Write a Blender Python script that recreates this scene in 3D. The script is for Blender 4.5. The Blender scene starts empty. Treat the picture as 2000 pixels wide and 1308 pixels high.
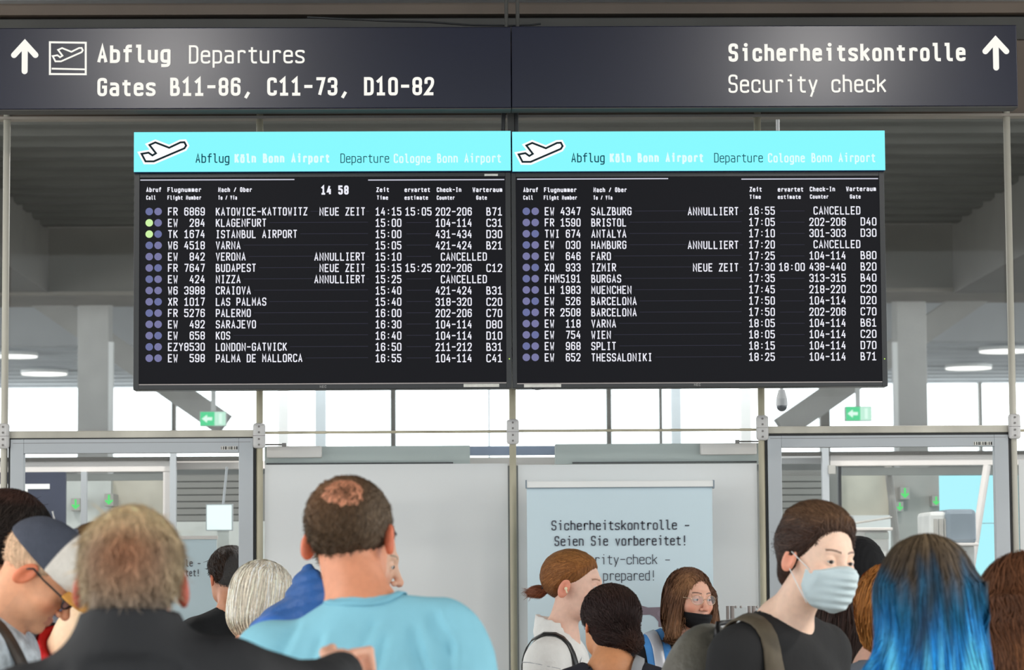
import bpy, bmesh, math, random
import numpy as np
from mathutils import Vector, Matrix

random.seed(7)
rng = np.random.default_rng(7)
scene = bpy.context.scene
COL = scene.collection

# ------------------------------------------------------------------ camera
FPX = 5500.0                      # focal length for a 2000 px wide frame
CAM = Vector((0.0, 0.0, 1.6))
YAW, ROLL = math.radians(1.2), 0.0066
PITCH = math.atan((1113 - 654) / FPX)
_F = Vector((math.sin(YAW) * math.cos(PITCH), math.cos(YAW) * math.cos(PITCH), math.sin(PITCH)))
_R0 = Vector((math.cos(YAW), -math.sin(YAW), 0))
_U0 = _R0.cross(_F)
_R = _R0 * math.cos(ROLL) - _U0 * math.sin(ROLL)
_U = _U0 * math.cos(ROLL) + _R0 * math.sin(ROLL)
cam_data = bpy.data.cameras.new('camera')
cam_data.sensor_width = 36.0
cam_data.lens = FPX / 2000 * 36
cam_data.clip_end = 300
cam = bpy.data.objects.new('camera', cam_data)
COL.objects.link(cam)
cam.matrix_world = Matrix(((_R.x, _U.x, -_F.x, CAM.x), (_R.y, _U.y, -_F.y, CAM.y), (_R.z, _U.z, -_F.z, CAM.z), (0, 0, 0, 1)))
cam_data.dof.use_dof = True
cam_data.dof.focus_distance = 10.6
cam_data.dof.aperture_fstop = 7.0
scene.camera = cam

# ------------------------------------------------------------------ world, exposure, lamps
world = bpy.data.worlds.new('sky')
scene.world = world
world.use_nodes = True
_bg = world.node_tree.nodes['Background']
_bg.inputs[0].default_value = (0.90, 0.97, 1.0, 1)
_bg.inputs[1].default_value = 2.85
scene.view_settings.view_transform = 'Standard'
scene.view_settings.look = 'None'
scene.view_settings.gamma = 1
scene.view_settings.use_curve_mapping = False
scene.view_settings.exposure = 0.0
scene.cycles.use_denoising = True
scene.cycles.max_bounces = 8
scene.cycles.caustics_reflective = False
scene.cycles.caustics_refractive = False
scene.cycles.sample_clamp_indirect = 6.0
scene.cycles.transparent_max_bounces = 24

LAMPS = []
def added_downlight(x, y, z, watts, size=0.34, color=(1.0, 0.95, 0.88), spread=math.radians(160), label=''):
    """a round downlight added to brighten a hall: its light; the housing is built further down"""
    d = bpy.data.lights.new('downlight', 'AREA')
    d.shape = 'DISK'; d.size = size; d.energy = watts; d.color = color; d.spread = spread
    o = bpy.data.objects.new('added_downlight_glow', d); COL.objects.link(o)
    o.location = (x, y, z - 0.03)
    LAMPS.append((x, y, z, size, label))

for _x, _y, _w, _l in ((-5.2, 2.6, 230, 'left, over the camera'), (5.4, 2.6, 230, 'right, over the camera'), (-4.6, 5.6, 150, 'left, over the crowd'), (4.9, 5.6, 150, 'right, over the crowd'), (-4.6, 8.4, 80, 'left, nearest the glass'), (4.9, 8.4, 80, 'right, nearest the glass')):
    added_downlight(_x, _y, 4.40, _w, label='added unseen downlight in the front hall ceiling, ' + _l)  # added out of view to brighten the front hall and the crowd
SPOTS = []
for _x, _l in ((-1.47, 'left'), (1.92, 'right')):                     # spotlights aimed at the big sign
    _d = bpy.data.lights.new('sign_spot', 'SPOT'); _d.energy = 95; _d.spot_size = math.radians(40); _d.spot_blend = .9; _d.shadow_soft_size = .07; _d.color = (1, .96, .92)
    _o = bpy.data.objects.new('sign_spot_glow', _d); COL.objects.link(_o); _o.location = (_x, 6.3, 4.28)
    _t = Vector((_x * .72, 10.45, 3.5)) - _o.location
    _o.rotation_euler = _t.to_track_quat('-Z', 'Y').to_euler(); SPOTS.append((_o.location.copy(), _t.normalized(), _l))
for _x, _y, _l in ((-3.4, 14.2, 'left'), (-0.4, 14.2, 'middle'), (2.8, 14.2, 'right')):       # unseen downlights added to brighten the hall behind the glass
    added_downlight(_x, _y, 5.0, 100, .4, (1.0, .98, .94), label='added unseen downlight behind the glass partition, %s one of the row' % _l)

# ------------------------------------------------------------------ helpers
def P(px, py, Y):
    """the point at depth Y (world Y) that the photograph shows at pixel px, py"""
    d = _F * FPX + _R * (px - 1000) + _U * (654 - py)
    return CAM + d * ((Y - CAM.y) / d.y)

def rect(px0, py0, px1, py1, Y):
    a, b, c, d = P(px0, py0, Y), P(px1, py0, Y), P(px0, py1, Y), P(px1, py1, Y)
    return (a.x + c.x) / 2, (b.x + d.x) / 2, (c.z + d.z) / 2, (a.z + b.z) / 2   # x0, x1, z0, z1

def lin(c):
    return tuple((v / 12.92 if v <= 0.04045 else ((v + 0.055) / 1.055) ** 2.4) for v in [k / 255 for k in c])

MATS = {}
def mat(name, rgb, rough=0.5, metal=0.0, var=0.08, scale=8.0, bump=0.0, bscale=40.0, spec=0.5, stretch=(1, 1, 1), sheen=0.0, attr=None):
    """principled material whose colour wanders a little with a noise texture"""
    if name in MATS: return MATS[name]
    m = bpy.data.materials.new(name); m.use_nodes = True
    nt = m.node_tree; N, L = nt.nodes, nt.links
    b = N['Principled BSDF']
    b.inputs['Roughness'].default_value = rough
    b.inputs['Metallic'].default_value = metal
    b.inputs['Specular IOR Level'].default_value = spec
    if sheen:
        b.inputs['Sheen Weight'].default_value = sheen
    tc = N.new('ShaderNodeTexCoord'); mp = N.new('ShaderNodeMapping')
    mp.inputs['Scale'].default_value = stretch
    L.new(tc.outputs['Object'], mp.inputs[0])
    nz = N.new('ShaderNodeTexNoise'); nz.inputs['Scale'].default_value = scale; nz.inputs['Detail'].default_value = 4
    L.new(mp.outputs[0], nz.inputs['Vector'])
    mr = N.new('ShaderNodeMapRange')
    mr.inputs['From Min'].default_value = 0.3; mr.inputs['From Max'].default_value = 0.7
    mr.inputs['To Min'].default_value = 1 - var; mr.inputs['To Max'].default_value = 1 + var
    L.new(nz.outputs['Fac'], mr.inputs['Value'])
    mx = N.new('ShaderNodeVectorMath'); mx.operation = 'SCALE'
    L.new(mr.outputs[0], mx.inputs['Scale'])
    if attr:
        at = N.new('ShaderNodeAttribute'); at.attribute_name = attr
        L.new(at.outputs['Color'], mx.inputs[0])
    else:
        mx.inputs[0].default_value = lin(rgb)
    L.new(mx.outputs[0], b.inputs['Base Color'])
    if bump:
        n2 = N.new('ShaderNodeTexNoise'); n2.inputs['Scale'].default_value = bscale; n2.inputs['Detail'].default_value = 3
        L.new(mp.outputs[0], n2.inputs['Vector'])
        bp = N.new('ShaderNodeBump'); bp.inputs['Strength'].default_value = bump; bp.inputs['Distance'].default_value = 0.01
        L.new(n2.outputs['Fac'], bp.inputs['Height']); L.new(bp.outputs[0], b.inputs['Normal'])
    MATS[name] = m
    return m

def glow(name, rgb, strength=1.0, gloss=0.0):
    """a lit surface: screen, lamp, backlit letters"""
    if name in MATS: return MATS[name]
    m = bpy.data.materials.new(name); m.use_nodes = True
    N = m.node_tree.nodes; b = N['Principled BSDF']
    b.inputs['Base Color'].default_value = (0.004, 0.004, 0.004, 1)
    b.inputs['Roughness'].default_value = 0.4
    b.inputs['Specular IOR Level'].default_value = gloss
    b.inputs['Emission Color'].default_value = (*lin(rgb), 1)
    b.inputs['Emission Strength'].default_value = strength
    MATS[name] = m
    return m

def glass(name, tint=(1, 1, 1), gloss=0.05, rough=0.02):
    if name in MATS: return MATS[name]
    m = bpy.data.materials.new(name); m.use_nodes = True
    nt = m.node_tree; N, L = nt.nodes, nt.links
    N.remove(N['Principled BSDF'])
    t = N.new('ShaderNodeBsdfTransparent'); t.inputs[0].default_value = (*tint, 1)
    g = N.new('ShaderNodeBsdfGlossy'); g.inputs['Roughness'].default_value = rough
    mx = N.new('ShaderNodeMixShader'); mx.inputs[0].default_value = gloss
    L.new(t.outputs[0], mx.inputs[1]); L.new(g.outputs[0], mx.inputs[2])
    L.new(mx.outputs[0], N['Material Output'].inputs[0])
    MATS[name] = m
    return m

def frosted(name, rgb, trans=0.45):
    """satin film on glass: part diffuse, part translucent"""
    m = bpy.data.materials.new(name); m.use_nodes = True
    nt = m.node_tree; N, L = nt.nodes, nt.links
    b = N['Principled BSDF']; b.inputs['Base Color'].default_value = (*lin(rgb), 1); b.inputs['Roughness'].default_value = 0.55
    b.inputs['Specular IOR Level'].default_value = 0.3
    t = N.new('ShaderNodeBsdfTranslucent'); t.inputs[0].default_value = (*lin(rgb), 1)
    nz = N.new('ShaderNodeTexNoise'); nz.inputs['Scale'].default_value = 1.5
    mr = N.new('ShaderNodeMapRange'); mr.inputs['To Min'].default_value = trans - .04; mr.inputs['To Max'].default_value = trans + .04
    L.new(nz.outputs['Fac'], mr.inputs['Value'])
    mx = N.new('ShaderNodeMixShader'); L.new(mr.outputs[0], mx.inputs[0])
    L.new(b.outputs[0], mx.inputs[1]); L.new(t.outputs[0], mx.inputs[2])
    L.new(mx.outputs[0], N['Material Output'].inputs[0])
    MATS[name] = m
    return m

def mesh_obj(name, verts, faces, material=None, parent=None, smooth=False):
    me = bpy.data.meshes.new(name)
    me.from_pydata([tuple(v) for v in verts], [], [tuple(f) for f in faces])
    me.update()
    if material: me.materials.append(material)
    if smooth: me.polygons.foreach_set('use_smooth', [True] * len(me.polygons))
    o = bpy.data.objects.new(name, me); COL.objects.link(o)
    if parent:
        o.parent = parent
        o.matrix_parent_inverse = parent.matrix_world.inverted()
    return o

def bm_obj(name, bm, material=None, parent=None, smooth=False):
    me = bpy.data.meshes.new(name)
    bm.normal_update(); bm.to_mesh(me); bm.free()
    if material: me.materials.append(material)
    if smooth: me.polygons.foreach_set('use_smooth', [True] * len(me.polygons))
    o = bpy.data.objects.new(name, me); COL.objects.link(o)
    if parent:
        o.parent = parent
        o.matrix_parent_inverse = parent.matrix_world.inverted()
    return o

def add_box(bm, x0, x1, y0, y1, z0, z1, bev=0.0):
    r = bmesh.ops.create_cube(bm, size=1.0)
    for v in r['verts']:
        v.co = Vector(((x0 + x1) / 2 + v.co.x * (x1 - x0), (y0 + y1) / 2 + v.co.y * (y1 - y0), (z0 + z1) / 2 + v.co.z * (z1 - z0)))
    if bev:
        es = list({e for v in r['verts'] for e in v.link_edges})
        bmesh.ops.bevel(bm, geom=es, offset=bev, segments=2, affect='EDGES', profile=0.5)

def add_tube(bm, a, b, r0, r1=None, seg=12, caps=True):
    a, b = Vector(a), Vector(b); r1 = r0 if r1 is None else r1
    d = b - a
    rot = Vector((0, 0, 1)).rotation_difference(d).to_matrix().to_4x4()
    bmesh.ops.create_cone(bm, cap_ends=caps, segments=seg, radius1=r0, radius2=r1, depth=d.length,
                          matrix=Matrix.Translation((a + b) / 2) @ rot)

def box(name, x0, x1, y0, y1, z0, z1, material, parent=None, bev=0.0):
    bm = bmesh.new(); add_box(bm, x0, x1, y0, y1, z0, z1, bev)
    return bm_obj(name, bm, material, parent)

def pbox(name, px0, py0, px1, py1, Y, depth, material, parent=None, bev=0.0):
    """an upright box whose front face, at depth Y, the photo shows between these pixels"""
    x0, x1, z0, z1 = rect(px0, py0, px1, py1, Y)
    return box(name, x0, x1, Y, Y + depth, z0, z1, material, parent, bev)

def tube(name, pts, r, material, parent=None, seg=12):
    bm = bmesh.new()
    for a, b in zip(pts[:-1], pts[1:]): add_tube(bm, a, b, r, seg=seg)
    return bm_obj(name, bm, material, parent, smooth=False)

def sweep(name, pts, r, material, parent=None, seg=8, radii=None, flat=1.0, up=(0, 0, 1)):
    """a smooth tube through the points (flat < 1 gives a strap)"""
    pts = [Vector(p) for p in pts]; V, Fc = [], []
    n = len(pts)
    for i, p in enumerate(pts):
        t = (pts[min(i + 1, n - 1)] - pts[max(i - 1, 0)]).normalized()
        u = Vector(up); s = t.cross(u)
        if s.length < 1e-4: s = t.cross(Vector((0, 1, 0)))
        s.normalize(); w = s.cross(t)
        rr = radii[i] if radii else r
        for k in range(seg):
            a = 2 * math.pi * k / seg
            V.append(p + s * math.cos(a) * rr + w * math.sin(a) * rr * flat)
    for i in range(n - 1):
        for k in range(seg):
            Fc.append((i * seg + k, i * seg + (k + 1) % seg, (i + 1) * seg + (k + 1) % seg, (i + 1) * seg + k))
    Fc.append(tuple(range(seg))[::-1]); Fc.append(tuple((n - 1) * seg + k for k in range(seg)))
    return mesh_obj(name, V, Fc, material, parent, smooth=True)

def empty(name, loc=(0, 0, 0)):
    o = bpy.data.objects.new(name, None); COL.objects.link(o); o.location = loc
    o.empty_display_size = 0.1
    bpy.context.view_layer.update()
    return o

def tag(o, label=None, cat=None, group=None, kind=None):
    if label: o['label'] = label
    if cat: o['category'] = cat
    if group: o['group'] = group
    if kind: o['kind'] = kind
    return o

def structure(o, label=None):
    o['kind'] = 'structure'
    if label: o['label'] = label
    return o

# ------------------------------------------------------------------ stroke lettering
GLY = {
 'A': '00 ha! 50|13 43', 'B': '00 0a! 4a 45 05|05 55 50 00', 'C': '58 5a 0a 00 50 52', 'D': '00 0a! 5a 50 00', 'E': '5a 0a! 00! 50|05 45',
 'F': '5a 0a! 00|05 45', 'G': '58 5a 0a 00 50 55! 35', 'H': '00 0a|50 5a|05 55', 'I': '1a 4a|10 40|h0 ha', 'J': '1a 5a! 50 00 02', 'K': '00 0a|5a 04|25 50',
 'L': '0a 00! 50', 'M': '00 0a! h4! 5a! 50', 'N': '00 0a! 50! 5a', 'O': 'h0 00 0a 5a 50 h0', 'P': '00 0a! 5a 54 04', 'Q': 'h0 00 0a 5a 50 h0|32 5x',
 'R': '00 0a! 5a 55 05|25 50', 'S': '58 5a 0a 05 55 50 00 02', 'T': '0a 5a|h0 ha', 'U': '0a 00 50 5a', 'V': '0a h0! 5a', 'W': '0a 10! h5! 40! 5a',
 'X': '00 5a|0a 50', 'Y': '0a h5! 5a|h5 h0', 'Z': '0a 5a! 00! 50', 'Ü': '08 00 50 58|1a 1a|4a 4a', 'ö': 'h0 00 07 57 50 h0|19 19|49 49',
 '0': 'h0 00 0a 5a 50 h0', '1': '08 ha! h0|00 50', '2': '07 0a 5a 56 00! 50', '3': '08 0a 5a 55 25|25 55 50 00 02', '4': '3a 03! 53|46 40',
 '5': '5a 0a! 06! 56 50 00 02', '6': '58 5a 0a 00 50 56 06', '7': '0a 5a! 20', '8': 'h5 05 0a 5a 55 h5|h5 05 00 50 55 h5', '9': '02 00 50 5a 0a 04 54',
 ':': 'h2 h2|h7 h7', '-': '05 55', '_': '04 54', ',': '31 1y', '/': '00 5a', '!': 'ha h3|h0 h0', '.': 'h0 h0', ' ': '',
 'a': '07 57 50|54 04 00 50', 'b': '0a 00! 50 57 07', 'c': '55 57 07 00 50 52', 'd': '5a 50! 00 07 57', 'e': '04 54! 57 07 00 50 51', 'f': '5a 2a 20|07 57',
 'g': '57 5z 0z|50 00 07 57', 'h': '0a 00|07 57 50', 'i': '17 37! 30|3a 3a', 'k': '0a 00|57 03|24 50', 'l': '0a 2a! 20 50', 'm': '00 07! h7 h0|h7 57 50',
 'n': '00 07! 57 50', 'o': 'h0 00 07 57 50 h0', 'p': '0z 07! 57 50 00', 'r': '10 17|14 17 57 56', 's': '56 57 07 04 53 50 00 01', 't': '29 20 50|07 57',
 'u': '07 00 50|57 50', 'v': '07 h0! 57', 'w': '07 10! h5! 40! 57', 'y': '07 h0!|57 1z', 'x': '00 57|07 50', 'z': '07 57! 00! 50',
}
_XS = {**{str(i): i / 10 for i in range(10)}, 'h': 0.25}
_YS = {**{str(i): i / 10 for i in range(10)}, 'a': 1.0, 'b': 1.1, 'c': 1.2, 'x': -0.1, 'y': -0.2, 'z': -0.28}

def _fillet(pts, sharp, r=0.2, n=4):
    out = [pts[0]]
    for i in range(1, len(pts) - 1):
        p = pts[i]
        if sharp[i]: out.append(p); continue
        a, b = pts[i - 1], pts[i + 1]
        la, lb = math.dist(p, a), math.dist(p, b)
        ka, kb = min(r, la * .5) / la, min(r, lb * .5) / lb
        q0 = (p[0] + (a[0] - p[0]) * ka, p[1] + (a[1] - p[1]) * ka)
        q1 = (p[0] + (b[0] - p[0]) * kb, p[1] + (b[1] - p[1]) * kb)
        for k in range(n + 1):
            t = k / n
            out.append(tuple((1 - t) ** 2 * q0[j] + 2 * t * (1 - t) * p[j] + t * t * q1[j] for j in (0, 1)))
    out.append(pts[-1])
    return out

def ribbon(pts, w, V, Fc, closed=False, caps=0.0):
    """flat ribbon of width w along 2-d points -> 2-d vertices and faces"""
    P2 = [p for i, p in enumerate(pts) if i == 0 or math.dist(p, pts[i - 1]) > 1e-5]
    if len(P2) == 1:                                   # a dot
        c, b = P2[0], len(V)
        for k in range(10):
            V.append((c[0] + math.cos(k * math.pi / 5) * w * .62, c[1] + math.sin(k * math.pi / 5) * w * .62))
        Fc.append(tuple(range(b, b + 10))); return
    closed = closed or math.dist(P2[0], P2[-1]) < 1e-5
    if closed: P2 = P2[:-1] if math.dist(P2[0], P2[-1]) < 1e-5 else P2
    n = len(P2); base = len(V)
    for i, p in enumerate(P2):
        a = P2[i - 1] if (i > 0 or closed) else None
        b = P2[(i + 1) % n] if (i < n - 1 or closed) else None
        def un(u, v):
            l = math.dist(u, v); return ((v[0] - u[0]) / l, (v[1] - u[1]) / l)
        d0 = un(a, p) if a else un(p, b); d1 = un(p, b) if b else d0
        nx, ny = -(d0[1] + d1[1]), d0[0] + d1[0]; l = math.hypot(nx, ny)
        if l < 1e-6: nx, ny, l = -d0[1], d0[0], 1
        nx, ny = nx / l, ny / l
        m = min(1 / max(0.25, abs(nx * -d0[1] + ny * d0[0])), 2.2) * w / 2
        ex, ey = 0, 0
        if caps and not closed:
            if i == 0: ex, ey = -d1[0] * caps, -d1[1] * caps
            if i == n - 1: ex, ey = d0[0] * caps, d0[1] * caps
        V.append((p[0] + ex + nx * m, p[1] + ey + ny * m)); V.append((p[0] + ex - nx * m, p[1] + ey - ny * m))
    for i in range(n if closed else n - 1):
        a, b = base + 2 * i, base + 2 * ((i + 1) % n)
        Fc.append((a, a + 1, b + 1, b))

def text2d(s, x, y, adv, cap, w, V, Fc):
    """monospaced stroke lettering; x, y = lower left, adv = step per letter, cap = capital height"""
    gw = adv * 0.80; gap = (adv - gw) / 2
    k = (cap - w)                                       # centre line height
    for c in s:
        for st in filter(None, GLY[c].split('|')):
            tok = st.split()
            pts = [(_XS[t[0]] / .5 * (gw - w) / k, _YS[t[1]]) for t in tok]
            sh = [t.endswith('!') for t in tok]
            f = _fillet(pts, sh, r=0.2)
            ribbon([(x + gap + w / 2 + q[0] * k, y + w / 2 + q[1] * k) for q in f], w, V, Fc, caps=w * .25)
        x += adv

def flat2d(name, V, Fc, Y, material, parent=None, thick=0.0):
    """2-d vertices (world x, z) as a thin sheet at depth Y facing the camera"""
    vv = [(a, Y, b) for a, b in V]
    return mesh_obj(name, vv, Fc, material, parent)

def writing(name, items, Y, material, parent, cap_px=16.0, wk=0.13, letters=False):
    """items: (text, px_left, px_right, py_base[, cap_px[, weight]])"""
    V, Fc = [], []
    for it in items:
        s, a, b, base = it[:4]
        cp = it[4] if len(it) > 4 else cap_px; k = it[5] if len(it) > 5 else wk
        p0, p1 = P(a, base, Y), P(b, base, Y)
        cap = (P(a, base - cp, Y) - p0).length
        adv = (p1.x - p0.x) / (len(s) - 0.20)
        if letters:                                     # large letters: each one a part of its own
            for i, ch in enumerate(s):
                if ch == ' ': continue
                LV, LF = [], []
                text2d(ch, p0.x - adv * 0.10 + adv * i, (p0.z + p1.z) / 2, adv, cap, cap * k, LV, LF)
                flat2d('letter', LV, LF, Y, material, parent)
        else: text2d(s, p0.x - adv * 0.10, (p0.z + p1.z) / 2, adv, cap, cap * k, V, Fc)
    if letters: return None
    o = flat2d(name, V, Fc, Y, material, parent); o['kind'] = 'stuff'
    return o

# ------------------------------------------------------------------ materials of the place
M_alu = mat('anodised_aluminium', (176, 180, 184), 0.42, 0.0, 0.04, 3)
M_alu_dark = mat('dark_gasket', (28, 28, 28), 0.6)
M_post = mat('weathered_steel_tube', (192, 187, 174), 0.5, 0.0, 0.22, 5, stretch=(1, 1, .25))
M_brass = mat('brassy_tube', (186, 178, 154), 0.5, 0.0, 0.3, 6, stretch=(1, 1, .3))
M_clamp = mat('pale_clamp', (205, 202, 200), 0.45, 0.0, 0.05, 20)
M_screw = mat('screw_steel', (110, 105, 102), 0.4, 0.6)
M_glass = glass('clear_glass', (0.98, 0.99, 0.985), 0.012)
M_farglass = glass('window_glass', (0.98, 1.0, 1.0), 0.02)
M_frost = frosted('satin_film', (236, 237, 237), 0.32)
M_corr = mat('corrugated_steel', (132, 130, 124), 0.6, 0.0, 0.1, 1.2, stretch=(1, 1, 1))
M_corr2 = mat('corrugated_steel_pale', (196, 198, 200), 0.6, 0.0, 0.08, 1.2)
M_beam = mat('grey_steel_beam', (138, 133, 126), 0.6, 0.0, 0.1, 1.5)
M_beam2 = mat('brown_grey_steel', (158, 150, 140), 0.65, 0.0, 0.12, 1.5)
M_conc = mat('concrete', (190, 188, 184), 0.8, 0.0, 0.07, 4, bump=.2, bscale=30)
M_pale = mat('pale_paint', (226, 220, 216), 0.6, 0.0, 0.03, 3)
M_white = mat('white_paint', (238, 238, 236), 0.55, 0.0, 0.03, 3)
M_soffit = mat('brown_soffit', (98, 84, 72), 0.55, 0.0, 0.15, 2.5)
M_soffit_grey = mat('grey_soffit', (70, 68, 64), 0.6, 0.0, 0.1, 4)
M_navy = mat('navy_sign_face', (14, 17, 42), 0.27, 0.0, 0.06, 6, spec=0.5)
M_black = mat('black_plastic', (24, 23, 24), 0.35, 0.0, 0.08, 20)
M_floor = mat('floor_stone', (150, 147, 142), 0.35, 0.0, 0.1, 2)
M_label = mat('paper_label', (225, 222, 214), 0.6, 0.0, 0.1, 60)
M_ink = mat('ink', (40, 40, 42), 0.6)
M_header = mat('grey_green_header', (176, 184, 181), 0.5, 0.0, 0.06, 2, stretch=(1, 1, 8))
M_shutter = mat('grey_shutter', (140, 140, 136), 0.6, 0.0, 0.06, 3)

YW, YD, YS = 10.9, 10.60, 10.45
# ------------------------------------------------------------------ floor, ceilings
structure(box('floor', -16, 18, -8, 46, -0.05, 0.0, M_floor))
structure(box('ceiling', -9, 10, -3, 10.7, 4.40, 4.5, M_soffit_grey))

def corrugated(name, x0, x1, y0, y1, z0, z1, period, depth, material, fill=.55):
    """ribbed steel ceiling: ribs run along x, the sheet climbs from z0 to z1"""
    V, Fc = [], []; n = int((y1 - y0) / period); prof = []
    for i in range(n):
        for t, d in ((0, 0), (fill - .12, 0), (fill, depth), (.88, depth)):
            y = y0 + (i + t) * period
            prof.append((y, z0 + (z1 - z0) * (y - y0) / (y1 - y0) + d))
    for y, z in prof: V += [(x0, y, z), (x1, y, z)]
    for i in range(len(prof) - 1): Fc.append((2 * i, 2 * i + 1, 2 * i + 3, 2 * i + 2))
    return mesh_obj(name, V, Fc, material)
structure(corrugated('ceiling_ribbed', -14, 16, 11.2, 28.0, 5.0, 5.0, .56, .19, M_corr, .5), 'dark ribbed steel ceiling of the hall behind the glass')
structure(corrugated('ceiling_ribbed_far', -14, 16, 36.8, 45.0, 4.62, 4.56, .74, .26, M_corr2, .45), 'paler ribbed ceiling before the far windows')
structure(box('ceiling_bay', -14, 16, 28.9, 37.0, 5.05, 5.15, M_beam2), 'plain brown grey ceiling bay behind the first beam')

# the first big beam: web, flange and the pale strip under the ceiling
bt = structure(empty('roof_beam', (0, 28, 4.4)), 'grey steel beam crossing the hall ceiling')
_, _, zb, zt = rect(0, 445, 2000, 566, 28.0)
box('web', -14, 16, 28.0, 28.15, zb, 5.3, M_beam, bt)
box('flange', -14, 16, 27.95, 29.0, zb - .04, zb, M_beam2, bt)
box('light_strip', -14, 16, 27.9, 27.99, zt + .02, zt + .05, M_pale, bt)
b2 = structure(empty('roof_beam', (0, 36.8, 4.5)), 'pale blue grey beam in front of the far ceiling')
_, _, z0, z1 = rect(0, 646, 2000, 671, 36.7)
box('web', -14, 16, 36.6, 36.8, z0, z1 + .6, M_corr2, b2)
# haunches where beam and side girders meet
for a, b in ((-200, 50), (1915, 2200)):
    x0, x1, z0, z1 = rect(a, 440, b, 566, 26.5)
    structure(box('roof_girder', x0, x1, 22.0, 28.0, z0 + .12, 5.1, M_beam), 'grey girder running back along the hall ceiling, %s' % ('left end of the big beam' if a < 0 else 'right end of the big beam'))
# diagonal struts
def strut(name, p0, p1, Y, t, material, label):
    a, b = P(*p0, Y), P(*p1, Y)
    d = (b - a).normalized(); n = Vector((-d.z, 0, d.x)) * t / 2
    V = []
    for y in (Y, Y + .35):
        for q in (a - n, b - n, b + n, a + n): V.append((q.x, y, q.z))
    return structure(mesh_obj(name, V, [(0, 1, 2, 3), (7, 6, 5, 4), (0, 4, 5, 1), (1, 5, 6, 2), (2, 6, 7, 3), (3, 7, 4, 0)], material), label)
strut('roof_strut', (60, 568), (436, 828), 31.0, .26, M_conc, 'diagonal steel strut rising to the left behind the departure board')
strut('roof_strut', (1930, 560), (1530, 836), 31.0, .26, M_conc, 'diagonal steel strut rising to the right behind the departure board')
# columns
for i, (a, b, e, lab) in enumerate(((150, 211, 213, 'left'), (1757, 1815, 1757, 'right'))):
    o = structure(empty('column', P((a + b) / 2, 1300, 30)), 'square concrete column standing behind the %s glass door' % lab)
    x0, x1, z0, z1 = rect(a, 590, b, 1300, 30.0)
    box('shaft', x0, x1, 30.0, 30.35, 0, 5.05, M_conc, o, .01)
    xe = x1 if i == 0 else x0 - .05
    box('edge_strip', xe, xe + .05, 29.97, 30.05, 0, rect(a, 668, b, 700, 30)[3], M_white, o)

# ------------------------------------------------------------------ far window wall
w = structure(empty('window_1', (0, 45, 3)), 'long bright window band at the far end of the hall')
_, _, wz0, wz1 = rect(0, 752, 2000, 899, 45.0)
xs = [rect(p, 800, p, 800, 45.0)[0] for p in (-260, 82, 340, 600, 768, 955, 1189, 1290, 1520, 1610, 1914, 2240)]
wd = {340: .07, 768: .09, 1189: .085, 1290: .05, 1914: .04, 955: .03, 1610: .16}
for p, x in zip((-260, 82, 340, 600, 768, 955, 1189, 1290, 1520, 1610, 1914, 2240), xs):
    if p in wd: box('mullion', x - wd[p] / 2, x + wd[p] / 2, 44.9, 45.1, wz0, wz1, M_beam if p != 955 else M_alu, w)
for a, b in zip(xs[:-1], xs[1:]):
    mesh_obj('pane', [(a + .02, 45.05, wz0), (b - .02, 45.05, wz0), (b - .02, 45.05, wz1), (a + .02, 45.05, wz1)], [(0, 1, 2, 3)], M_farglass, w)
box('head', -14, 16, 44.9, 45.2, wz1, wz1 + .9, M_corr2, w)
structure(box('wall_far', -14, 16, 45.0, 45.2, 0, wz0, M_shutter), 'grey wall under the far window band')
# pale outdoor pillars seen through the windows
for a, b, m in ((543, 563, M_pale), (615, 637, M_corr2), (1311, 1331, M_corr2), (1446, 1468, M_pale)):
    x0, x1, _, _ = rect(a, 760, b, 900, 47.0)
    structure(box('outdoor_pillar', x0, x1, 47, 47.2, 0, 6, m), 'pale pillar outside the far windows')

# ------------------------------------------------------------------ glass partition
wall = structure(empty('wall_partition', (0, YW, 0)), 'glass partition with steel tube posts and satin film panels')
zrail = rect(0, 846, 2000, 846, YW)[2]
postx = [rect(p, 800, p, 800, YW)[0] for p in (9, 507, 1001, 1487, 1978)]
for i, x in enumerate(postx):
    bm = bmesh.new(); add_tube(bm, (x, YW, 0), (x, YW, 3.46), .0135, seg=14)
    bm_obj('post', bm, M_post if i in (0, 4) else M_brass, wall, smooth=True)
    bm = bmesh.new(); add_box(bm, x - .022, x + .022, YW - .02, YW + .02, 3.38, 3.47, .008)
    bm_obj('post_bracket', bm, M_soffit_grey, wall)
for i, x in enumerate(postx):
    zc = P(1001, [846, 848, 843, 838, 838][i], YW).z
    c = box('clamp', x - .024, x + .024, YW - .036, YW - .014, zc - .05, zc + .048, M_clamp, wall, .011)
    for dz in (.034, .012, -.014, -.036):
        bm = bmesh.new(); add_tube(bm, (x, YW - .036, zc + dz), (x, YW - .0385, zc + dz), .0042, seg=10)
        bm_obj('screw', bm, M_screw, c)
    box('seam', x - .024, x + .024, YW - .0368, YW - .036, zc - .002, zc - .0005, M_screw, c)
# rails: thick over the doors, thin rod across the middle
for (i, j, r) in ((0, 1, .013), (1, 2, .0052), (2, 3, .0052), (3, 4, .013)):
    bm = bmesh.new(); a, b = postx[i], postx[j]
    z = P((9, 507, 1001, 1487)[i] + 245, (848, 843.5, 840, 838.5)[i], YW).z
    if r > .01: add_box(bm, a + .012, b - .012, YW - .014, YW + .014, z - .014, z + .014, .004)
    else: add_tube(bm, (a, YW, z), (b, YW, z), r, seg=10)
    bm_obj('rail', bm, M_post if r > .01 else M_brass, wall)
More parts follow.
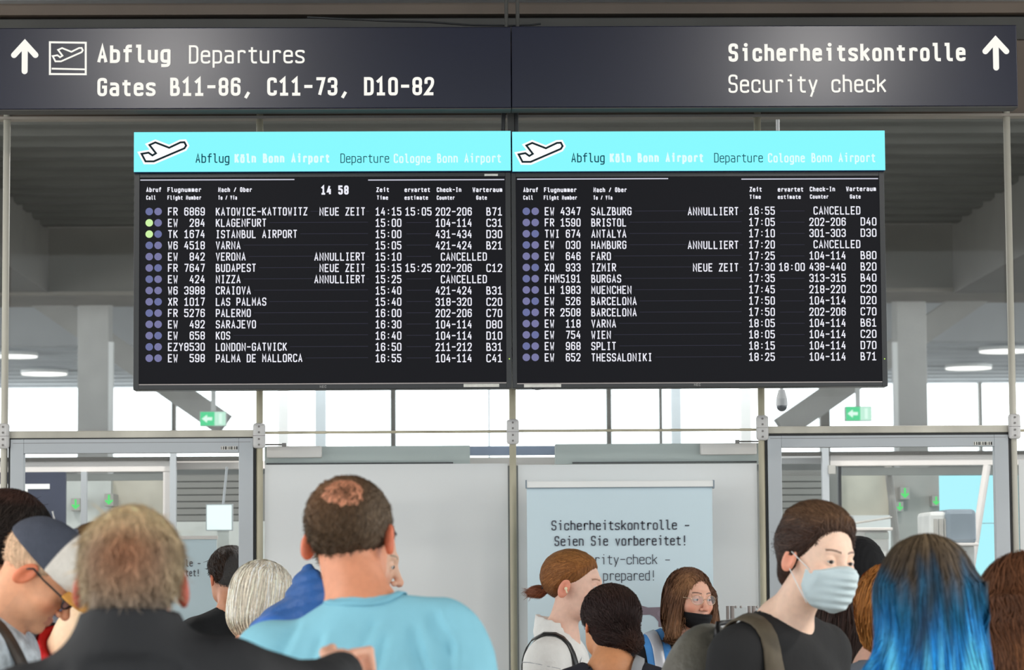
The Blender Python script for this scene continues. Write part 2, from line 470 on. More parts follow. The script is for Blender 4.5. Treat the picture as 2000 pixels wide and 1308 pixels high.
# clear panes above, satin film panels below
for i in range(4):
    a, b = postx[i] + .02, postx[i + 1] - .02
    z0 = zrail + .03
    mesh_obj('pane', [(a, YW + .01, z0), (b, YW + .01, z0), (b, YW + .01, 3.42), (a, YW + .01, 3.42)], [(0, 1, 2, 3)], M_glass, wall)
    if i in (1, 2):
        zf = P(750 if i == 1 else 1240, 906, YW).z
        mesh_obj('pane', [(a, YW + .01, zf), (b, YW + .01, zf), (b, YW + .01, z0 - .02), (a, YW + .01, z0 - .02)], [(0, 1, 2, 3)], M_glass, wall)
        box('film_panel', a, b, YW + .006, YW + .012, .02, zf, M_frost, wall)
pitch = (postx[4] - postx[0]) / 4                       # the partition goes on to both sides of the picture
zf = P(1000, 904, YW).z
for e, sg in ((postx[0], -1), (postx[4], 1)):
    for k in range(3):
        a, b = sorted((e + sg * (k * pitch + .02), e + sg * ((k + 1) * pitch - .02))); xp = e + sg * (k + 1) * pitch
        box('film_panel', a, b, YW + .006, YW + .012, .02, zf, M_frost, wall)
        mesh_obj('pane', [(a, YW + .01, zf), (b, YW + .01, zf), (b, YW + .01, 3.42), (a, YW + .01, 3.42)], [(0, 1, 2, 3)], M_glass, wall)
        bm = bmesh.new(); add_tube(bm, (xp, YW, 0), (xp, YW, 3.46), .0135, seg=14); bm_obj('post', bm, M_post, wall, smooth=True)
        bm = bmesh.new(); add_tube(bm, (a, YW, zrail), (b, YW, zrail), .0052, seg=10); bm_obj('rail', bm, M_brass, wall)
        box('clamp', xp - .024, xp + .024, YW - .036, YW - .014, zrail - .05, zrail + .048, M_clamp, wall, .011)
# header channels behind the film panels, with the pale door drives
for a, b, side in ((517, 918, 0), (1085, 1482, 1)):
    h = structure(empty('door_header', P((a + b) / 2, 890, YW + .25)), 'grey green sliding door header behind the %s film panel' % ('left' if side == 0 else 'right'))
    pbox('channel', a, 871 - 5 * side, b, 907 - 2 * side, YW + .25, .1, M_header, h)
    if side == 0:
        pbox('drive_box', 521, 871, 628, 893, YW + .2, .06, M_pale, h, .004)
        pbox('groove', 520, 903, 885, 906, YW + .235, .02, M_black, h)
    else:
        pbox('drive_box', 1369, 865, 1478, 887, YW + .2, .06, M_pale, h, .004)
        pbox('groove', 1118, 901, 1478, 904, YW + .235, .02, M_black, h)
    q = P(555 if side == 0 else 1440, 868 if side == 0 else 862, YW + .18)
    s = -1 if side == 0 else 1
    bm = bmesh.new(); add_tube(bm, q, q + Vector((s * .09, 0, 0)), .003, seg=8); add_box(bm, q.x - .008, q.x + .008, q.y - .01, q.y + .01, q.z - .008, q.z + .006)
    bm_obj('door_stay', bm, M_screw, h)
pbox_o = pbox('bridge_panel', 918, 871, 1085, 888, YW + .5, .05, mat('blue_grey_panel', (150, 164, 190), .5), None); structure(pbox_o, 'blue grey strip between the two door headers')
structure(pbox('bridge_base', 918, 893, 1085, 908, YW + .5, .08, M_pale), 'pale strip under the blue grey panel between the headers')
# soft shadows on the film come from these posts standing behind it
for p in (905, 1108):
    q = P(p, 1100, YW + .09)
    bm = bmesh.new(); add_tube(bm, (q.x, YW + .09, 0), (q.x, YW + .09, 1.97), .032, seg=12)
    structure(bm_obj('inner_post', bm, M_soffit_grey), 'dark post behind the film panel, %s of the middle' % ('left' if p < 1000 else 'right'))

# ------------------------------------------------------------------ the two glass doors
def door(name, label, x0p, x1p, ytop, yhead, sl, sr, sticker):
    d = structure(empty(name, P((x0p + x1p) / 2, 1300, YW)), label)
    X0, X1, _, ZT = rect(x0p, ytop, x1p, 1300, YW)
    a = rect(sl, 1000, sl, 1000, YW)[0]; b = rect(sr, 1000, sr, 1000, YW)[0]; zh = P((x0p + x1p) / 2, yhead, YW).z
    box('stile', X0, a, YW - .02, YW + .025, 0, ZT, M_alu, d, .002)
    box('stile', b, X1, YW - .02, YW + .025, 0, ZT, M_alu, d, .002)
    box('head_frame', a, b, YW - .0195, YW + .025, zh, ZT, M_alu, d, .002)
    box('bottom_frame', a, b, YW - .0195, YW + .025, 0.01, .1, M_alu, d, .002)
    zg = (zh + ZT) / 2
    box('head_groove', X0 + .01, X1 - .01, YW - .0206, YW - .0194, zg + .012, zg + .0135, M_screw, d)
    box('gasket', X0 - .009, X0, YW - .012, YW + .02, 0, ZT + .01, M_alu_dark, d)
    box('gasket', X1, X1 + .009, YW - .012, YW + .02, 0, ZT + .01, M_alu_dark, d)
    box('gasket', X0, X1, YW - .012, YW + .02, ZT, ZT + .008, M_alu_dark, d)
    mesh_obj('pane', [(a, YW, .1), (b, YW, .1), (b, YW, zh), (a, YW, zh)], [(0, 1, 2, 3)], M_glass, d)
    s = sticker
    st = pbox('sticker', s[0], s[1], s[2], s[3], YW - .0215, .0015, M_label, d)
    x0, x1, z0, z1 = rect(*s, YW - .022)
    V, Fc = [], []
    n = 9
    for k in range(n):
        u = x0 + (x1 - x0) * (k + .2) / n; ww = (x1 - x0) / n * (.35 + .4 * ((k * 7) % 3) / 2)
        b0 = len(V); V += [(u, z0 + .001), (u + ww, z0 + .001), (u + ww, z1 - .001), (u, z1 - .001)]; Fc.append((b0, b0 + 1, b0 + 2, b0 + 3))
    flat2d('print', V, Fc, YW - .0218, M_ink, st)['kind'] = 'stuff'
    return d
door('door_1', 'left glass door in a grey aluminium frame', 20, 495, 857, 885, 47, 467, (431, 871, 464, 878))
door('door_2', 'right glass door in a grey aluminium frame', 1501, 1972, 850, 873, 1527, 1943, (1902, 862, 1938, 869))

# ------------------------------------------------------------------ soffit above the sign
sof = structure(empty('trim_1', (0, YW, 3.6)), 'dark brown soffit beam above the big sign')
x0, x1, z0, z1 = rect(-150, 5, 2150, 27, YW - .05)
x0, x1 = x0 - 3.5, x1 + 3.5
box('fascia', x0 - 1, x1 + 1, YW - .05, YW + .4, z0, z1, M_soffit, sof)
box('upper_edge', x0 - 1, x1 + 1, YW - .12, YW + .4, z1, z1 + .05, M_alu, sof)
box('recess', x0 - 1, x1 + 1, YW + .03, YW + .4, z0 - .012, z0, M_black, sof)
_, _, za, _ = rect(0, 0, 2000, 235, YW)
box('lower_fascia', x0 - 1, x1 + 1, YW - .02, YW + .4, z0 - .10, z0 - .012, M_soffit_grey, sof)
box('back_board', x0 - 1, x1 + 1, YW + .0, YW + .06, P(1000, 226, YW).z, z0 - .1, M_soffit, sof)
box('glass_channel', x0 - 1, x1 + 1, YW - .02, YW + .05, P(1000, 231, YW).z, P(1000, 226, YW).z, M_beam2, sof)
box('ceiling_joint', x0 - 1, x1 + 1, YW - .05, YW + .4, z1 + .05, 4.5, M_soffit_grey, sof)

# ------------------------------------------------------------------ the sign: two navy panels with lit lettering
M_sgn = glow('lit_letters', (255, 253, 244), 1.0)
def arrow_up(px, py0, py1, half, Y, parent):
    V, Fc = [], []
    a, b = P(px, py1, Y), P(px, py0, Y)
    h = (P(px + half, py0, Y).x - b.x); w = h * .47
    cap = w * .3
    ribbon([(b.x, a.z), (b.x, b.z)], w, V, Fc)
    ribbon([(b.x - h + w * .35, b.z - h + w * .1), (b.x, b.z - w * .05), (b.x + h - w * .35, b.z - h + w * .1)], w, V, Fc, caps=0)
    for c in ((b.x, a.z + 0), (b.x - h + w * .35, b.z - h + w * .1), (b.x + h - w * .35, b.z - h + w * .1)):
        n0 = len(V); V += [(c[0] + math.cos(k * math.pi / 8) * w / 2, c[1] + math.sin(k * math.pi / 8) * w / 2) for k in range(16)]
        Fc.append(tuple(range(n0, n0 + 16)))
    return flat2d('arrow', V, Fc, Y, M_sgn, parent)
PLANE = [(95, 183), (115, 221), (157, 221), (312, 155), (321, 141), (312, 124), (292, 125), (235, 152), (165, 125), (135, 138), (168, 180), (150, 191), (130, 177)]
def sign_panel(label, a, b, t0, t1, b0, b1):
    s = empty('overhead_sign', P((a + b) / 2, 213, YS + .06))
    tag(s, label, 'sign', 'navy overhead signs')
    x0, x1, z0, z1 = rect(a, (t0 + t1) / 2, b, (b0 + b1) / 2, YS)
    box('panel', x0, x1, YS, YS + .12, z0, z1, M_navy, s, .003)
    box('lower_lip', x0, x1, YS + .004, YS + .1, z0 - .004, z0, M_soffit_grey, s)
    return s, (x0, x1, z0, z1)
s1, r1 = sign_panel('navy departures sign reading Abflug Departures with gate numbers', -14, 998, 53, 54, 212, 212)
s2, r2 = sign_panel('navy security sign reading Sicherheitskontrolle Security check', 999.5, 1987, 54, 46, 212, 205)
YL = YS - .003
arrow_up(48.5, 84, 139, 25, YL, s1)
arrow_up(1944.5, 77, 132, 24.5, YL, s2)
writing('lettering', [('Abflug', 190, 333, 123, 36, .175), ('Departures', 369, 595, 124, 36, .11),
                      ('Gates B11-86, C11-73, D10-82', 190, 848, 187, 36, .165)], YL, M_sgn, s1, letters=True)
writing('lettering', [('Sicherheitskontrolle', 1423, 1886, 120, 36, .175), ('Security check', 1423, 1731, 181, 36, .11)], YL, M_sgn, s2, letters=True)
V, Fc = [], []
q = lambda x, y: (lambda p: (p.x, p.z))(P(x, y, YL))
lw = .0075
ribbon([q(97.5, 82.5), q(167.5, 83.5), q(167.5, 145), q(97.5, 144.5), q(97.5, 82.5)], lw, V, Fc, closed=True)
ribbon([q(101, 134), q(166, 135.5)], lw * .9, V, Fc)
ribbon([q(103 + (x - 95) * .26, 109.5 + (y - 183) * .27) for x, y in PLANE + PLANE[:1]], lw * .85, V, Fc, closed=True)
flat2d('departure_symbol', V, Fc, YL, M_sgn, s1)
for p in (989, 1011):                        # hangers holding the sign
    a = P(p, 53, YS + .06); bm = bmesh.new(); add_tube(bm, (a.x, YS + .06, a.z - .02), (a.x, YS + .06, 4.4), .0075, seg=10)
    tag(bm_obj('hanger_rod', bm, M_soffit_grey), 'grey hanger rod above the sign joint, %s one' % ('left' if p < 1000 else 'right'), 'rod', 'sign hanger rods')
cab = [P(x, y, YS + .09) for x, y in ((600, 34), (760, 41), (840, 43), (920, 49), (1000, 50), (1040, 48.5), (1056, 46))]
tag(sweep('cable', cab, .004, M_black), 'thin black cable lying along the top of the sign', 'cable')
# bracket arms carrying the display boards
for k, (a, b) in enumerate(((986, 980), (1008, 1009))):
    p0, p1 = P(a, 214, YD + .1), P(b, 256, YD + .1)
    bm = bmesh.new(); add_tube(bm, p0 + Vector((0, 0, .1)), p1 - Vector((0, 0, .1)), .008, seg=8)
    tag(bm_obj('board_bracket', bm, M_black), 'black bracket between sign and departure boards, %s of the joint' % ('left' if k == 0 else 'right'), 'bracket', 'board brackets')
for p in (997,):
    p0 = P(p, 214, YD + .12); bm = bmesh.new(); add_box(bm, p0.x - .012, p0.x + .02, YD + .1, YD + .14, p0.z - .15, p0.z + .2)
    tag(bm_obj('board_hanger', bm, M_soffit_grey), 'flat grey hanger bar at the joint of the boards', 'bracket')

# ------------------------------------------------------------------ departure boards
M_cyan = glow('cyan_lightbox', (137, 250, 255), 1.0)
M_screen = glow('dark_screen', (19, 19, 24), 1.0, gloss=.06)
M_txt = glow('screen_text', (240, 240, 250), 1.0)
M_line = glow('screen_line', (52, 52, 64), 1.0)
M_bar = glow('screen_bar', (205, 205, 220), 1.0)
M_dot = glow('call_dot', (121, 121, 163), 1.0)
M_dotb = glow('call_dot_blue', (108, 114, 160), 1.0)
M_dotg = glow('call_dot_green', (206, 244, 168), 1.0)
M_hdark = glow('header_dark_text', (10, 64, 84), 1.0)
M_hwhite = glow('header_white_text', (226, 255, 255), 1.0)
M_hblack = glow('header_outline', (22, 38, 44), 1.0)
M_pwhite = glow('header_symbol_white', (255, 255, 255), 1.0)
M_edge = mat('blue_edge', (20, 70, 120), .4)

rowsL = [('FR 6869', 'KATOWICE-KATTOWITZ', 'NEUE ZEIT', '14:15', '15:05', '202-206', 'B71'), ('EW  284', 'KLAGENFURT', '', '15:00', '', '104-114', 'C31'),
 ('TK 1674', 'ISTANBUL AIRPORT', '', '15:00', '', '431-434', 'D30'), ('W6 4518', 'VARNA', '', '15:05', '', '421-424', 'B21'),
 ('EW  842', 'VERONA', 'ANNULLIERT', '15:10', '', 'CANCELLED', ''), ('FR 7647', 'BUDAPEST', 'NEUE ZEIT', '15:15', '15:25', '202-206', 'C12'),
 ('EW  424', 'NIZZA', 'ANNULLIERT', '15:25', '', 'CANCELLED', ''), ('W6 3988', 'CRAIOVA', '', '15:40', '', '421-424', 'B31'),
 ('XR 1017', 'LAS PALMAS', '', '15:40', '', '318-320', 'C20'), ('FR 5276', 'PALERMO', '', '16:00', '', '202-206', 'C70'),
 ('EW  492', 'SARAJEVO', '', '16:30', '', '104-114', 'D80'), ('EW  658', 'KOS', '', '16:40', '', '104-114', 'D10'),
 ('EZY8530', 'LONDON-GATWICK', '', '16:50', '', '211-212', 'B31'), ('EW  598', 'PALMA DE MALLORCA', '', '16:55', '', '104-114', 'C41')]
rowsR = [('EW 4347', 'SALZBURG', 'ANNULLIERT', '16:55', '', 'CANCELLED', ''), ('FR 1590', 'BRISTOL', '', '17:05', '', '202-206', 'D40'),
 ('TWI 674', 'ANTALYA', '', '17:10', '', '301-303', 'D30'), ('EW  030', 'HAMBURG', 'ANNULLIERT', '17:20', '', 'CANCELLED', ''),
 ('EW  646', 'FARO', '', '17:25', '', '104-114', 'B80'), ('XQ  933', 'IZMIR', 'NEUE ZEIT', '17:30', '18:00', '438-440', 'B20'),
 ('FHM5191', 'BURGAS', '', '17:35', '', '313-315', 'B40'), ('LH 1983', 'MUENCHEN', '', '17:45', '', '218-220', 'C20'),
 ('EW  526', 'BARCELONA', '', '17:50', '', '104-114', 'D20'), ('FR 2508', 'BARCELONA', '', '17:50', '', '202-206', 'C70'),
 ('EW  118', 'VARNA', '', '18:05', '', '104-114', 'B61'), ('EW  754', 'WIEN', '', '18:05', '', '104-114', 'C20'),
 ('EW  968', 'SPLIT', '', '18:15', '', '104-114', 'D70'), ('EW  652', 'THESSALONIKI', '', '18:25', '', '104-114', 'B71')]

def board(side, rows):
    L = side == 0
    ox = 0 if L else 736.5                          # pixel step from the left board to the right one
    nm = 'left' if L else 'right'
    # lit header box
    hd = empty('board_header', P(630 + ox, 336, YD + .1))
    tag(hd, 'cyan lit header box above the %s departure board' % nm, 'light box', 'cyan header boxes')
    a, b = (261, 998) if L else (1000, 1729)
    x0, x1, z0, z1 = rect(a, 256.3 if L else 255.5, b, 335 if L else 334, YD - .03)
    box('case', x0, x1, YD - .028, YD + .12, z0, z1, M_edge, hd, .002)
    mesh_obj('lit_face', [(x0 + .001, YD - .03, z0 + .001), (x1 - .001, YD - .03, z0 + .001), (x1 - .001, YD - .03, z1 - .001), (x0 + .001, YD - .03, z1 - .001)], [(0, 1, 2, 3)], M_cyan, hd)
    Yh = YD - .0315
    ix = (lambda x: 240 + x / 2.597) if L else (lambda x: 240 + (x - 95) / 2.63 + 95 / 2.597 + 736.3)
    iy = lambda y: 230 + y / 2.597 + (0 if L else 1)
    pts = [(lambda p: (p.x, p.z))(P(ix(x), iy(y), Yh)) for x, y in PLANE]
    sm = empty('tmp'); bpy.data.objects.remove(sm)
    V, Fc = [], []; ribbon(pts + pts[:1], .022, V, Fc, closed=True); flat2d('plane_halo', V, Fc, Yh, M_pwhite, hd)
    flat2d('plane_symbol', pts, [tuple(range(len(pts)))], Yh - .0006, M_pwhite, hd)
    V, Fc = [], []; ribbon(pts + pts[:1], .0072, V, Fc, closed=True); flat2d('plane_outline', V, Fc, Yh - .0012, M_hblack, hd)
    if L: tx = ((382, 448), (458, 644), (665, 760), (769, 979)); by = 318
    else: tx = ((1116, 1181), (1191, 1374), (1395, 1490), (1500, 1710)); by = 317
    writing('dark_lettering', [('Abflug', *tx[0], by, 18.5, .115), ('Departure', *tx[2], by, 18.5, .085)], Yh, M_hdark, hd)
    writing('white_lettering', [('Köln Bonn Airport', *tx[1], by, 18.5, .2), ('Cologne Bonn Airport', *tx[3], by, 18.5, .15)], Yh, M_hwhite, hd)
    # the monitor
    m = empty('departure_board', P(630 + ox, 758, YD + .1))
    tag(m, 'black flight departure screen on the %s, listing flights %s' % (nm, 'from Katowice to Palma' if L else 'from Salzburg to Thessaloniki'), 'screen', 'departure screens')
    a, b = (261, 998.6) if L else (1000, 1730.5)
    x0, x1, z0, z1 = rect(a, 337.5 if L else 336, b, 759.5 if L else 756, YD)
    sa, sb = (272, 988) if L else (1008.5, 1720)
    u0, u1, v0, v1 = rect(sa, 346 if L else 345, sb, 748 if L else 746, YD)
    for nme, c in (('bezel_side', (x0, u0, z0, z1)), ('bezel_side', (u1, x1, z0, z1)), ('bezel_top', (u0, u1, v1, z1)), ('bezel_bottom', (u0, u1, z0, v0))):
        box(nme, c[0], c[1], YD, YD + .09, c[2], c[3], M_black, m, .0015)
    box('bezel_highlight', u0, u1, YD - .001, YD + .004, v0 - .004, v0 - .0005, mat('bezel_highlight_tone', (150, 140, 136), .3, .5), m)  # pale strip, a highlight painted along the lower bezel
    scr = mesh_obj('screen', [(u0, YD + .004, v0), (u1, YD + .004, v0), (u1, YD + .004, v1), (u0, YD + .004, v1)], [(0, 1, 2, 3)], M_screen, m)
    box('back_cover', x0 + .01, x1 - .01, YD + .01, YD + .12, z0 + .01, z1 - .01, M_black, m)
    Yt = YD + .0022
    # column heads
    hx = {'a': (285.5, 315), 'b': (327, 393), 'c': (426, 492), 'd': (735, 760), 'e': (790, 840), 'f': (853, 901), 'g': (923, 981),
          'a2': (285.5, 304), 'b2': (327, 393), 'c2': (426, 463), 'd2': (736, 758), 'e2': (790, 836), 'f2': (853, 888), 'g2': (930, 951)} if L else \
         {'a': (1022, 1051), 'b': (1062.5, 1126), 'c': (1159, 1224), 'd': (1464, 1488), 'e': (1519, 1569), 'f': (1581.5, 1631), 'g': (1652.5, 1711),
          'a2': (1022, 1041), 'b2': (1062, 1127), 'c2': (1159, 1196), 'd2': (1464, 1486), 'e2': (1519, 1564), 'f2': (1582, 1618), 'g2': (1660, 1681)}
    y1, y2 = (375, 390) if L else (375.3, 390)
    heads = [('Abruf', *hx['a'], y1), ('Flugnummer', *hx['b'], y1), ('Nach / Über', *hx['c'], y1), ('Zeit', *hx['d'], y1 + (0 if L else -1)), ('erwartet', *hx['e'], y1 + (0 if L else -1)), ('Check-In', *hx['f'], y1 + (0 if L else -1.5)), ('Warteraum', *hx['g'], y1 + (0 if L else -2)),
             ('Call', *hx['a2'], y2), ('Flight Number', *hx['b2'], y2), ('To / Via', *hx['c2'], y2), ('Time', *hx['d2'], y2 + (0 if L else -1.5)), ('estimate', *hx['e2'], y2 + (0 if L else -1.5)), ('Counter', *hx['f2'], y2 + (0 if L else -2)), ('Gate', *hx['g2'], y2 + (0 if L else -2))]
    writing('column_heads', [(*h, 9.5 if k < 7 else 8.5, .2) for k, h in enumerate(heads)], Yt, M_txt, m)
    if L: writing('clock_digits', [('14 58', 627, 681, 380, 18, .2)], Yt, M_txt, m)
    V, Fc = [], []
    for a, b in (((274, 575), (719, 985)) if L else ((1010, 1305), (1448, 1715))):
        p, r = P(a, 350.5 if L else 350, Yt), P(b, 351.5 if L else 348.5, Yt)
        ribbon([(p.x, (p.z + r.z) / 2), (r.x, (p.z + r.z) / 2)], .0042, V, Fc)
    flat2d('head_bars', V, Fc, Yt, M_bar, m)['kind'] = 'stuff'
    c = dict(f=(328, 400), d=421.5, t=(733.5, 784), e=(791.5, 843), k=(851, 921.5), g=(950, 981), r=713, x=(861, 951)) if L else \
        dict(f=(1064, 1134), d=1155, t=(1463, 1513.5), e=(1521.5, 1572), k=(1581, 1652), g=(1681, 1712), r=1442.5, x=(1589, 1680.5))
    for i, (fl, de, rm, ti, es, ck, ga) in enumerate(rows):
        by = 421 + 22.02 * i if L else 420.5 + 21.93 * i
        it = [(fl, *c['f'], by), (de, c['d'], c['d'] + 10.06 * (len(de) - .20), by), (ti, *c['t'], by - (0 if L else 1))]
        if rm: it.append((rm, c['r'] - 10.12 * (len(rm) - .20), c['r'], by))
        if es: it.append((es, *c['e'], by - (0 if L else 1)))
        it.append((ck, *(c['x'] if ck == 'CANCELLED' else c['k']), by - (0 if L else 1.5)))
        if ga: it.append((ga, *c['g'], by - (0 if L else 2)))
        writing('text_row', it, Yt, M_txt, m, 16.2, .135)
        V, Fc = [], []                              # hairline behind the row
        segs = [(c['d'] + 10.06 * len(de) + 4, c['r'] + 6 - (10.12 * len(rm) + 6 if rm else 0))]
        if rm: segs.append((c['r'] + 2, c['r'] + 8))
        if not es: segs.append((c['t'][1] + 10, c['t'][1] + 58))
        for a, b in segs:
            p, r = P(a, by - 8.5, Yt + .001), P(b, by - 8.5, Yt + .001); ribbon([(p.x, p.z), (r.x, p.z)], .0022, V, Fc)
        flat2d('row_line', V, Fc, Yt + .001, M_line, m)['kind'] = 'stuff'
        for k in (0, 1):
            p = P((291.5 if L else 1028) + k * 17.3, by - 8, Yt); R = .0143
            vv = [(p.x + R * math.cos(t * math.pi / 10), p.z + R * math.sin(t * math.pi / 10)) for t in range(20)]
            o = flat2d('call_light', vv, [tuple(range(20))], Yt, M_dotg if (L and k == 0 and i in (1, 2)) else (M_dot if (i + k) % 3 else M_dotb), m)
            if L and k == 0 and i in (1, 2): o['label'] = 'green lit call light'
    for px_ in ((507, 997) if L else (1012, 1487)):       # arms that hold the screen to the partition posts
        xq = rect(px_, 500, px_, 500, YW)[0]
        box('wall_arm', xq - .006, xq + .006, YD + .11, YW - .0138, z0 + .12, z0 + .16, M_black, m); box('wall_arm', xq - .006, xq + .006, YD + .11, YW - .0138, z1 - .16, z1 - .12, M_black, m)
    # stickers, maker's mark, status light
    lb = (905.5, 749.5, 975, 755.5) if L else (1023.5, 750, 1096, 756)
    pbox('label_strip', *lb, YD - .002, .0015, M_label, m)
    if L: pbox('small_label', 946, 339.5, 972.5, 343.5, YD - .002, .0015, M_label, m)
    mk = 631 if L else 1362
    writing('maker_mark', [('NEC', mk - 6.5, mk + 6.5, 757.3 if L else 753.5, 5, .22)], YD - .0016, mat('grey_print', (140, 138, 136), .5), m)
    q = P(994.8 if L else 1727.8, 700.5, YD - .001)
    bm = bmesh.new(); bmesh.ops.create_uvsphere(bm, u_segments=8, v_segments=6, radius=.0022, matrix=Matrix.Translation(q))
    bm_obj('status_light', bm, glow('status_green', (190, 235, 90), 1.5), m)
    if not L:
        pts = [P(x, y, YD) for x, y in ((1037, 756), (1041, 759), (1048, 761), (1056, 760), (1062, 758), (1067, 756))]
        sweep('loose_cable', pts, .0014, M_black, m)
board(0, rowsL); board(1, rowsR)

# ------------------------------------------------------------------ sign spotlights and added downlights (housings)
M_lens = glow('lamp_lens', (255, 246, 228), 3.0)
for i, (loc, dr, side) in enumerate(SPOTS):
    o = empty('spotlight', loc); tag(o, 'white spotlight aimed at the big sign, %s one' % side, 'spotlight', 'sign spotlights')
    bm = bmesh.new(); add_tube(bm, loc - dr * .16, loc - dr * .02, .05, .06, seg=20, caps=False); bm_obj('housing', bm, M_white, o)
    bm = bmesh.new(); add_tube(bm, loc - dr * .12, Vector((loc.x, loc.y - .1, 4.41)), .012, seg=10); bm_obj('arm', bm, M_white, o)
for i, (x, y, z, s, lb) in enumerate(LAMPS):
    o = empty('added_ceiling_light', (x, y, z)); tag(o, lb, 'lamp', 'added ceiling downlights')
    bm = bmesh.new(); bmesh.ops.create_cone(bm, cap_ends=False, segments=28, radius1=s / 2 + .03, radius2=s / 2 + .015, depth=.05, matrix=Matrix.Translation((x, y, z - .01)))
    bm_obj('rim', bm, M_white, o)
    bm = bmesh.new(); bmesh.ops.create_circle(bm, cap_ends=True, segments=28, radius=s / 2 + .012, matrix=Matrix.Translation((x, y, z - .005)))
    bm_obj('lens', bm, M_lens, o)
# oval lamps glowing under the far ceiling
M_oval = glow('far_lamp_lens', (255, 255, 250), 1.6)
for k, (a, b, y, lab) in enumerate(((-10, 74, 696, 'partly behind the left post'), (41, 132, 730, 'left of the departure boards'), (1912, 2010, 686, 'partly behind the right post'), (1846, 1937, 719, 'right of the departure boards'))):
    Y = 38.5 if y < 700 else 41.5
    x0, x1, z, _ = rect(a, y, b, y, Y)
    o = empty('far_ceiling_light', ((x0 + x1) / 2, Y, z)); tag(o, 'round glowing ceiling lamp under the far ribbed ceiling, ' + lab, 'lamp', 'far ceiling lamps')
    r = (x1 - x0) / 2
    bm = bmesh.new(); bmesh.ops.create_cone(bm, cap_ends=True, segments=32, radius1=r, radius2=r, depth=.05, matrix=Matrix.Translation(((x0 + x1) / 2, Y, z + .03)))
    bm_obj('housing', bm, M_white, o)
    bm = bmesh.new(); bmesh.ops.create_cone(bm, cap_ends=True, segments=32, radius1=r * .97, radius2=r * .97, depth=.02, matrix=Matrix.Translation(((x0 + x1) / 2, Y, z)))
    bm_obj('lens', bm, M_oval, o)
    bm = bmesh.new(); add_tube(bm, ((x0 + x1) / 2, Y, z + .05), ((x0 + x1) / 2, Y, 4.65), .012, seg=8)
    bm_obj('stem', bm, M_corr2, o)

# ------------------------------------------------------------------ exit signs and dome camera in the back hall
M_exit = glow('exit_green', (90, 214, 150), 1.0)
M_exitw = glow('exit_white', (225, 255, 240), 1.0)
for k, (x0p, y0p, x1p, y1p, lab) in enumerate(((390, 803, 442, 832, 'left'), (1651, 793, 1703, 822, 'right'))):
    Y = 24.0
    x0, x1, z0, z1 = rect(x0p, y0p, x1p, y1p, Y)
    o = empty('exit_sign', ((x0 + x1) / 2, Y, z0)); tag(o, 'green emergency exit sign with arrow hanging in the hall, on the %s' % lab, 'exit sign', 'exit signs')
    box('case', x0, x1, Y, Y + .08, z0, z1, M_white, o, .004)
    xm = x0 + (x1 - x0) * .56
    mesh_obj('green_field', [(x0 + .005, Y - .002, z0 + .005), (xm, Y - .002, z0 + .005), (xm, Y - .002, z1 - .005), (x0 + .005, Y - .002, z1 - .005)], [(0, 1, 2, 3)], M_exit, o)
    mesh_obj('door_field', [(xm, Y - .002, z0 + .005), (x1 - .005, Y - .002, z0 + .005), (x1 - .005, Y - .002, z1 - .005), (xm, Y - .002, z1 - .005)], [(0, 1, 2, 3)], glow('exit_pale', (196, 240, 218), 1.0), o)
    cx, cz, w, h = x0 + (xm - x0) * .5, (z0 + z1) / 2, (xm - x0), (z1 - z0)
    flat2d('arrow', [(cx - w * .36, cz), (cx, cz + h * .28), (cx, cz + h * .11), (cx + w * .34, cz + h * .11), (cx + w * .34, cz - h * .11), (cx, cz - h * .11), (cx, cz - h * .28)], [tuple(range(7))], Y - .004, M_exitw, o)
    flat2d('door_symbol', [(xm + w * .3, z0 + h * .15), (xm + w * .5, z0 + h * .15), (xm + w * .5, z1 - h * .15), (xm + w * .3, z1 - h * .15)], [(0, 1, 2, 3)], Y - .004, M_exitw, o)
    box('hanger', (x0 + x1) / 2 - .02, (x0 + x1) / 2 + .02, Y + .03, Y + .05, z1, 5.05, M_white, o)
Y = 14.0
q = P(1527, 790, Y)
o = empty('dome_camera', q); tag(o, 'grey dome security camera hanging below the right departure board', 'camera')
M_cam = mat('camera_grey', (172, 172, 174), .4); M_dome = mat('camera_dome', (70, 72, 76), .15)
bm = bmesh.new(); add_tube(bm, q + Vector((0, 0, .03)), q + Vector((0, 0, .075)), .028, .016, seg=20); add_tube(bm, q + Vector((0, 0, -.005)), q + Vector((0, 0, .03)), .030, .028, seg=20)
bm_obj('housing', bm, M_cam, o)
bm = bmesh.new(); add_tube(bm, q + Vector((0, 0, .07)), (q.x, q.y, 5.05), .009, seg=10); bm_obj('pole', bm, M_cam, o)
bm = bmesh.new(); bmesh.ops.create_uvsphere(bm, u_segments=20, v_segments=12, radius=.027, matrix=Matrix.Translation(q + Vector((0, 0, -.008)))); bm_obj('dome', bm, M_dome, o, True)

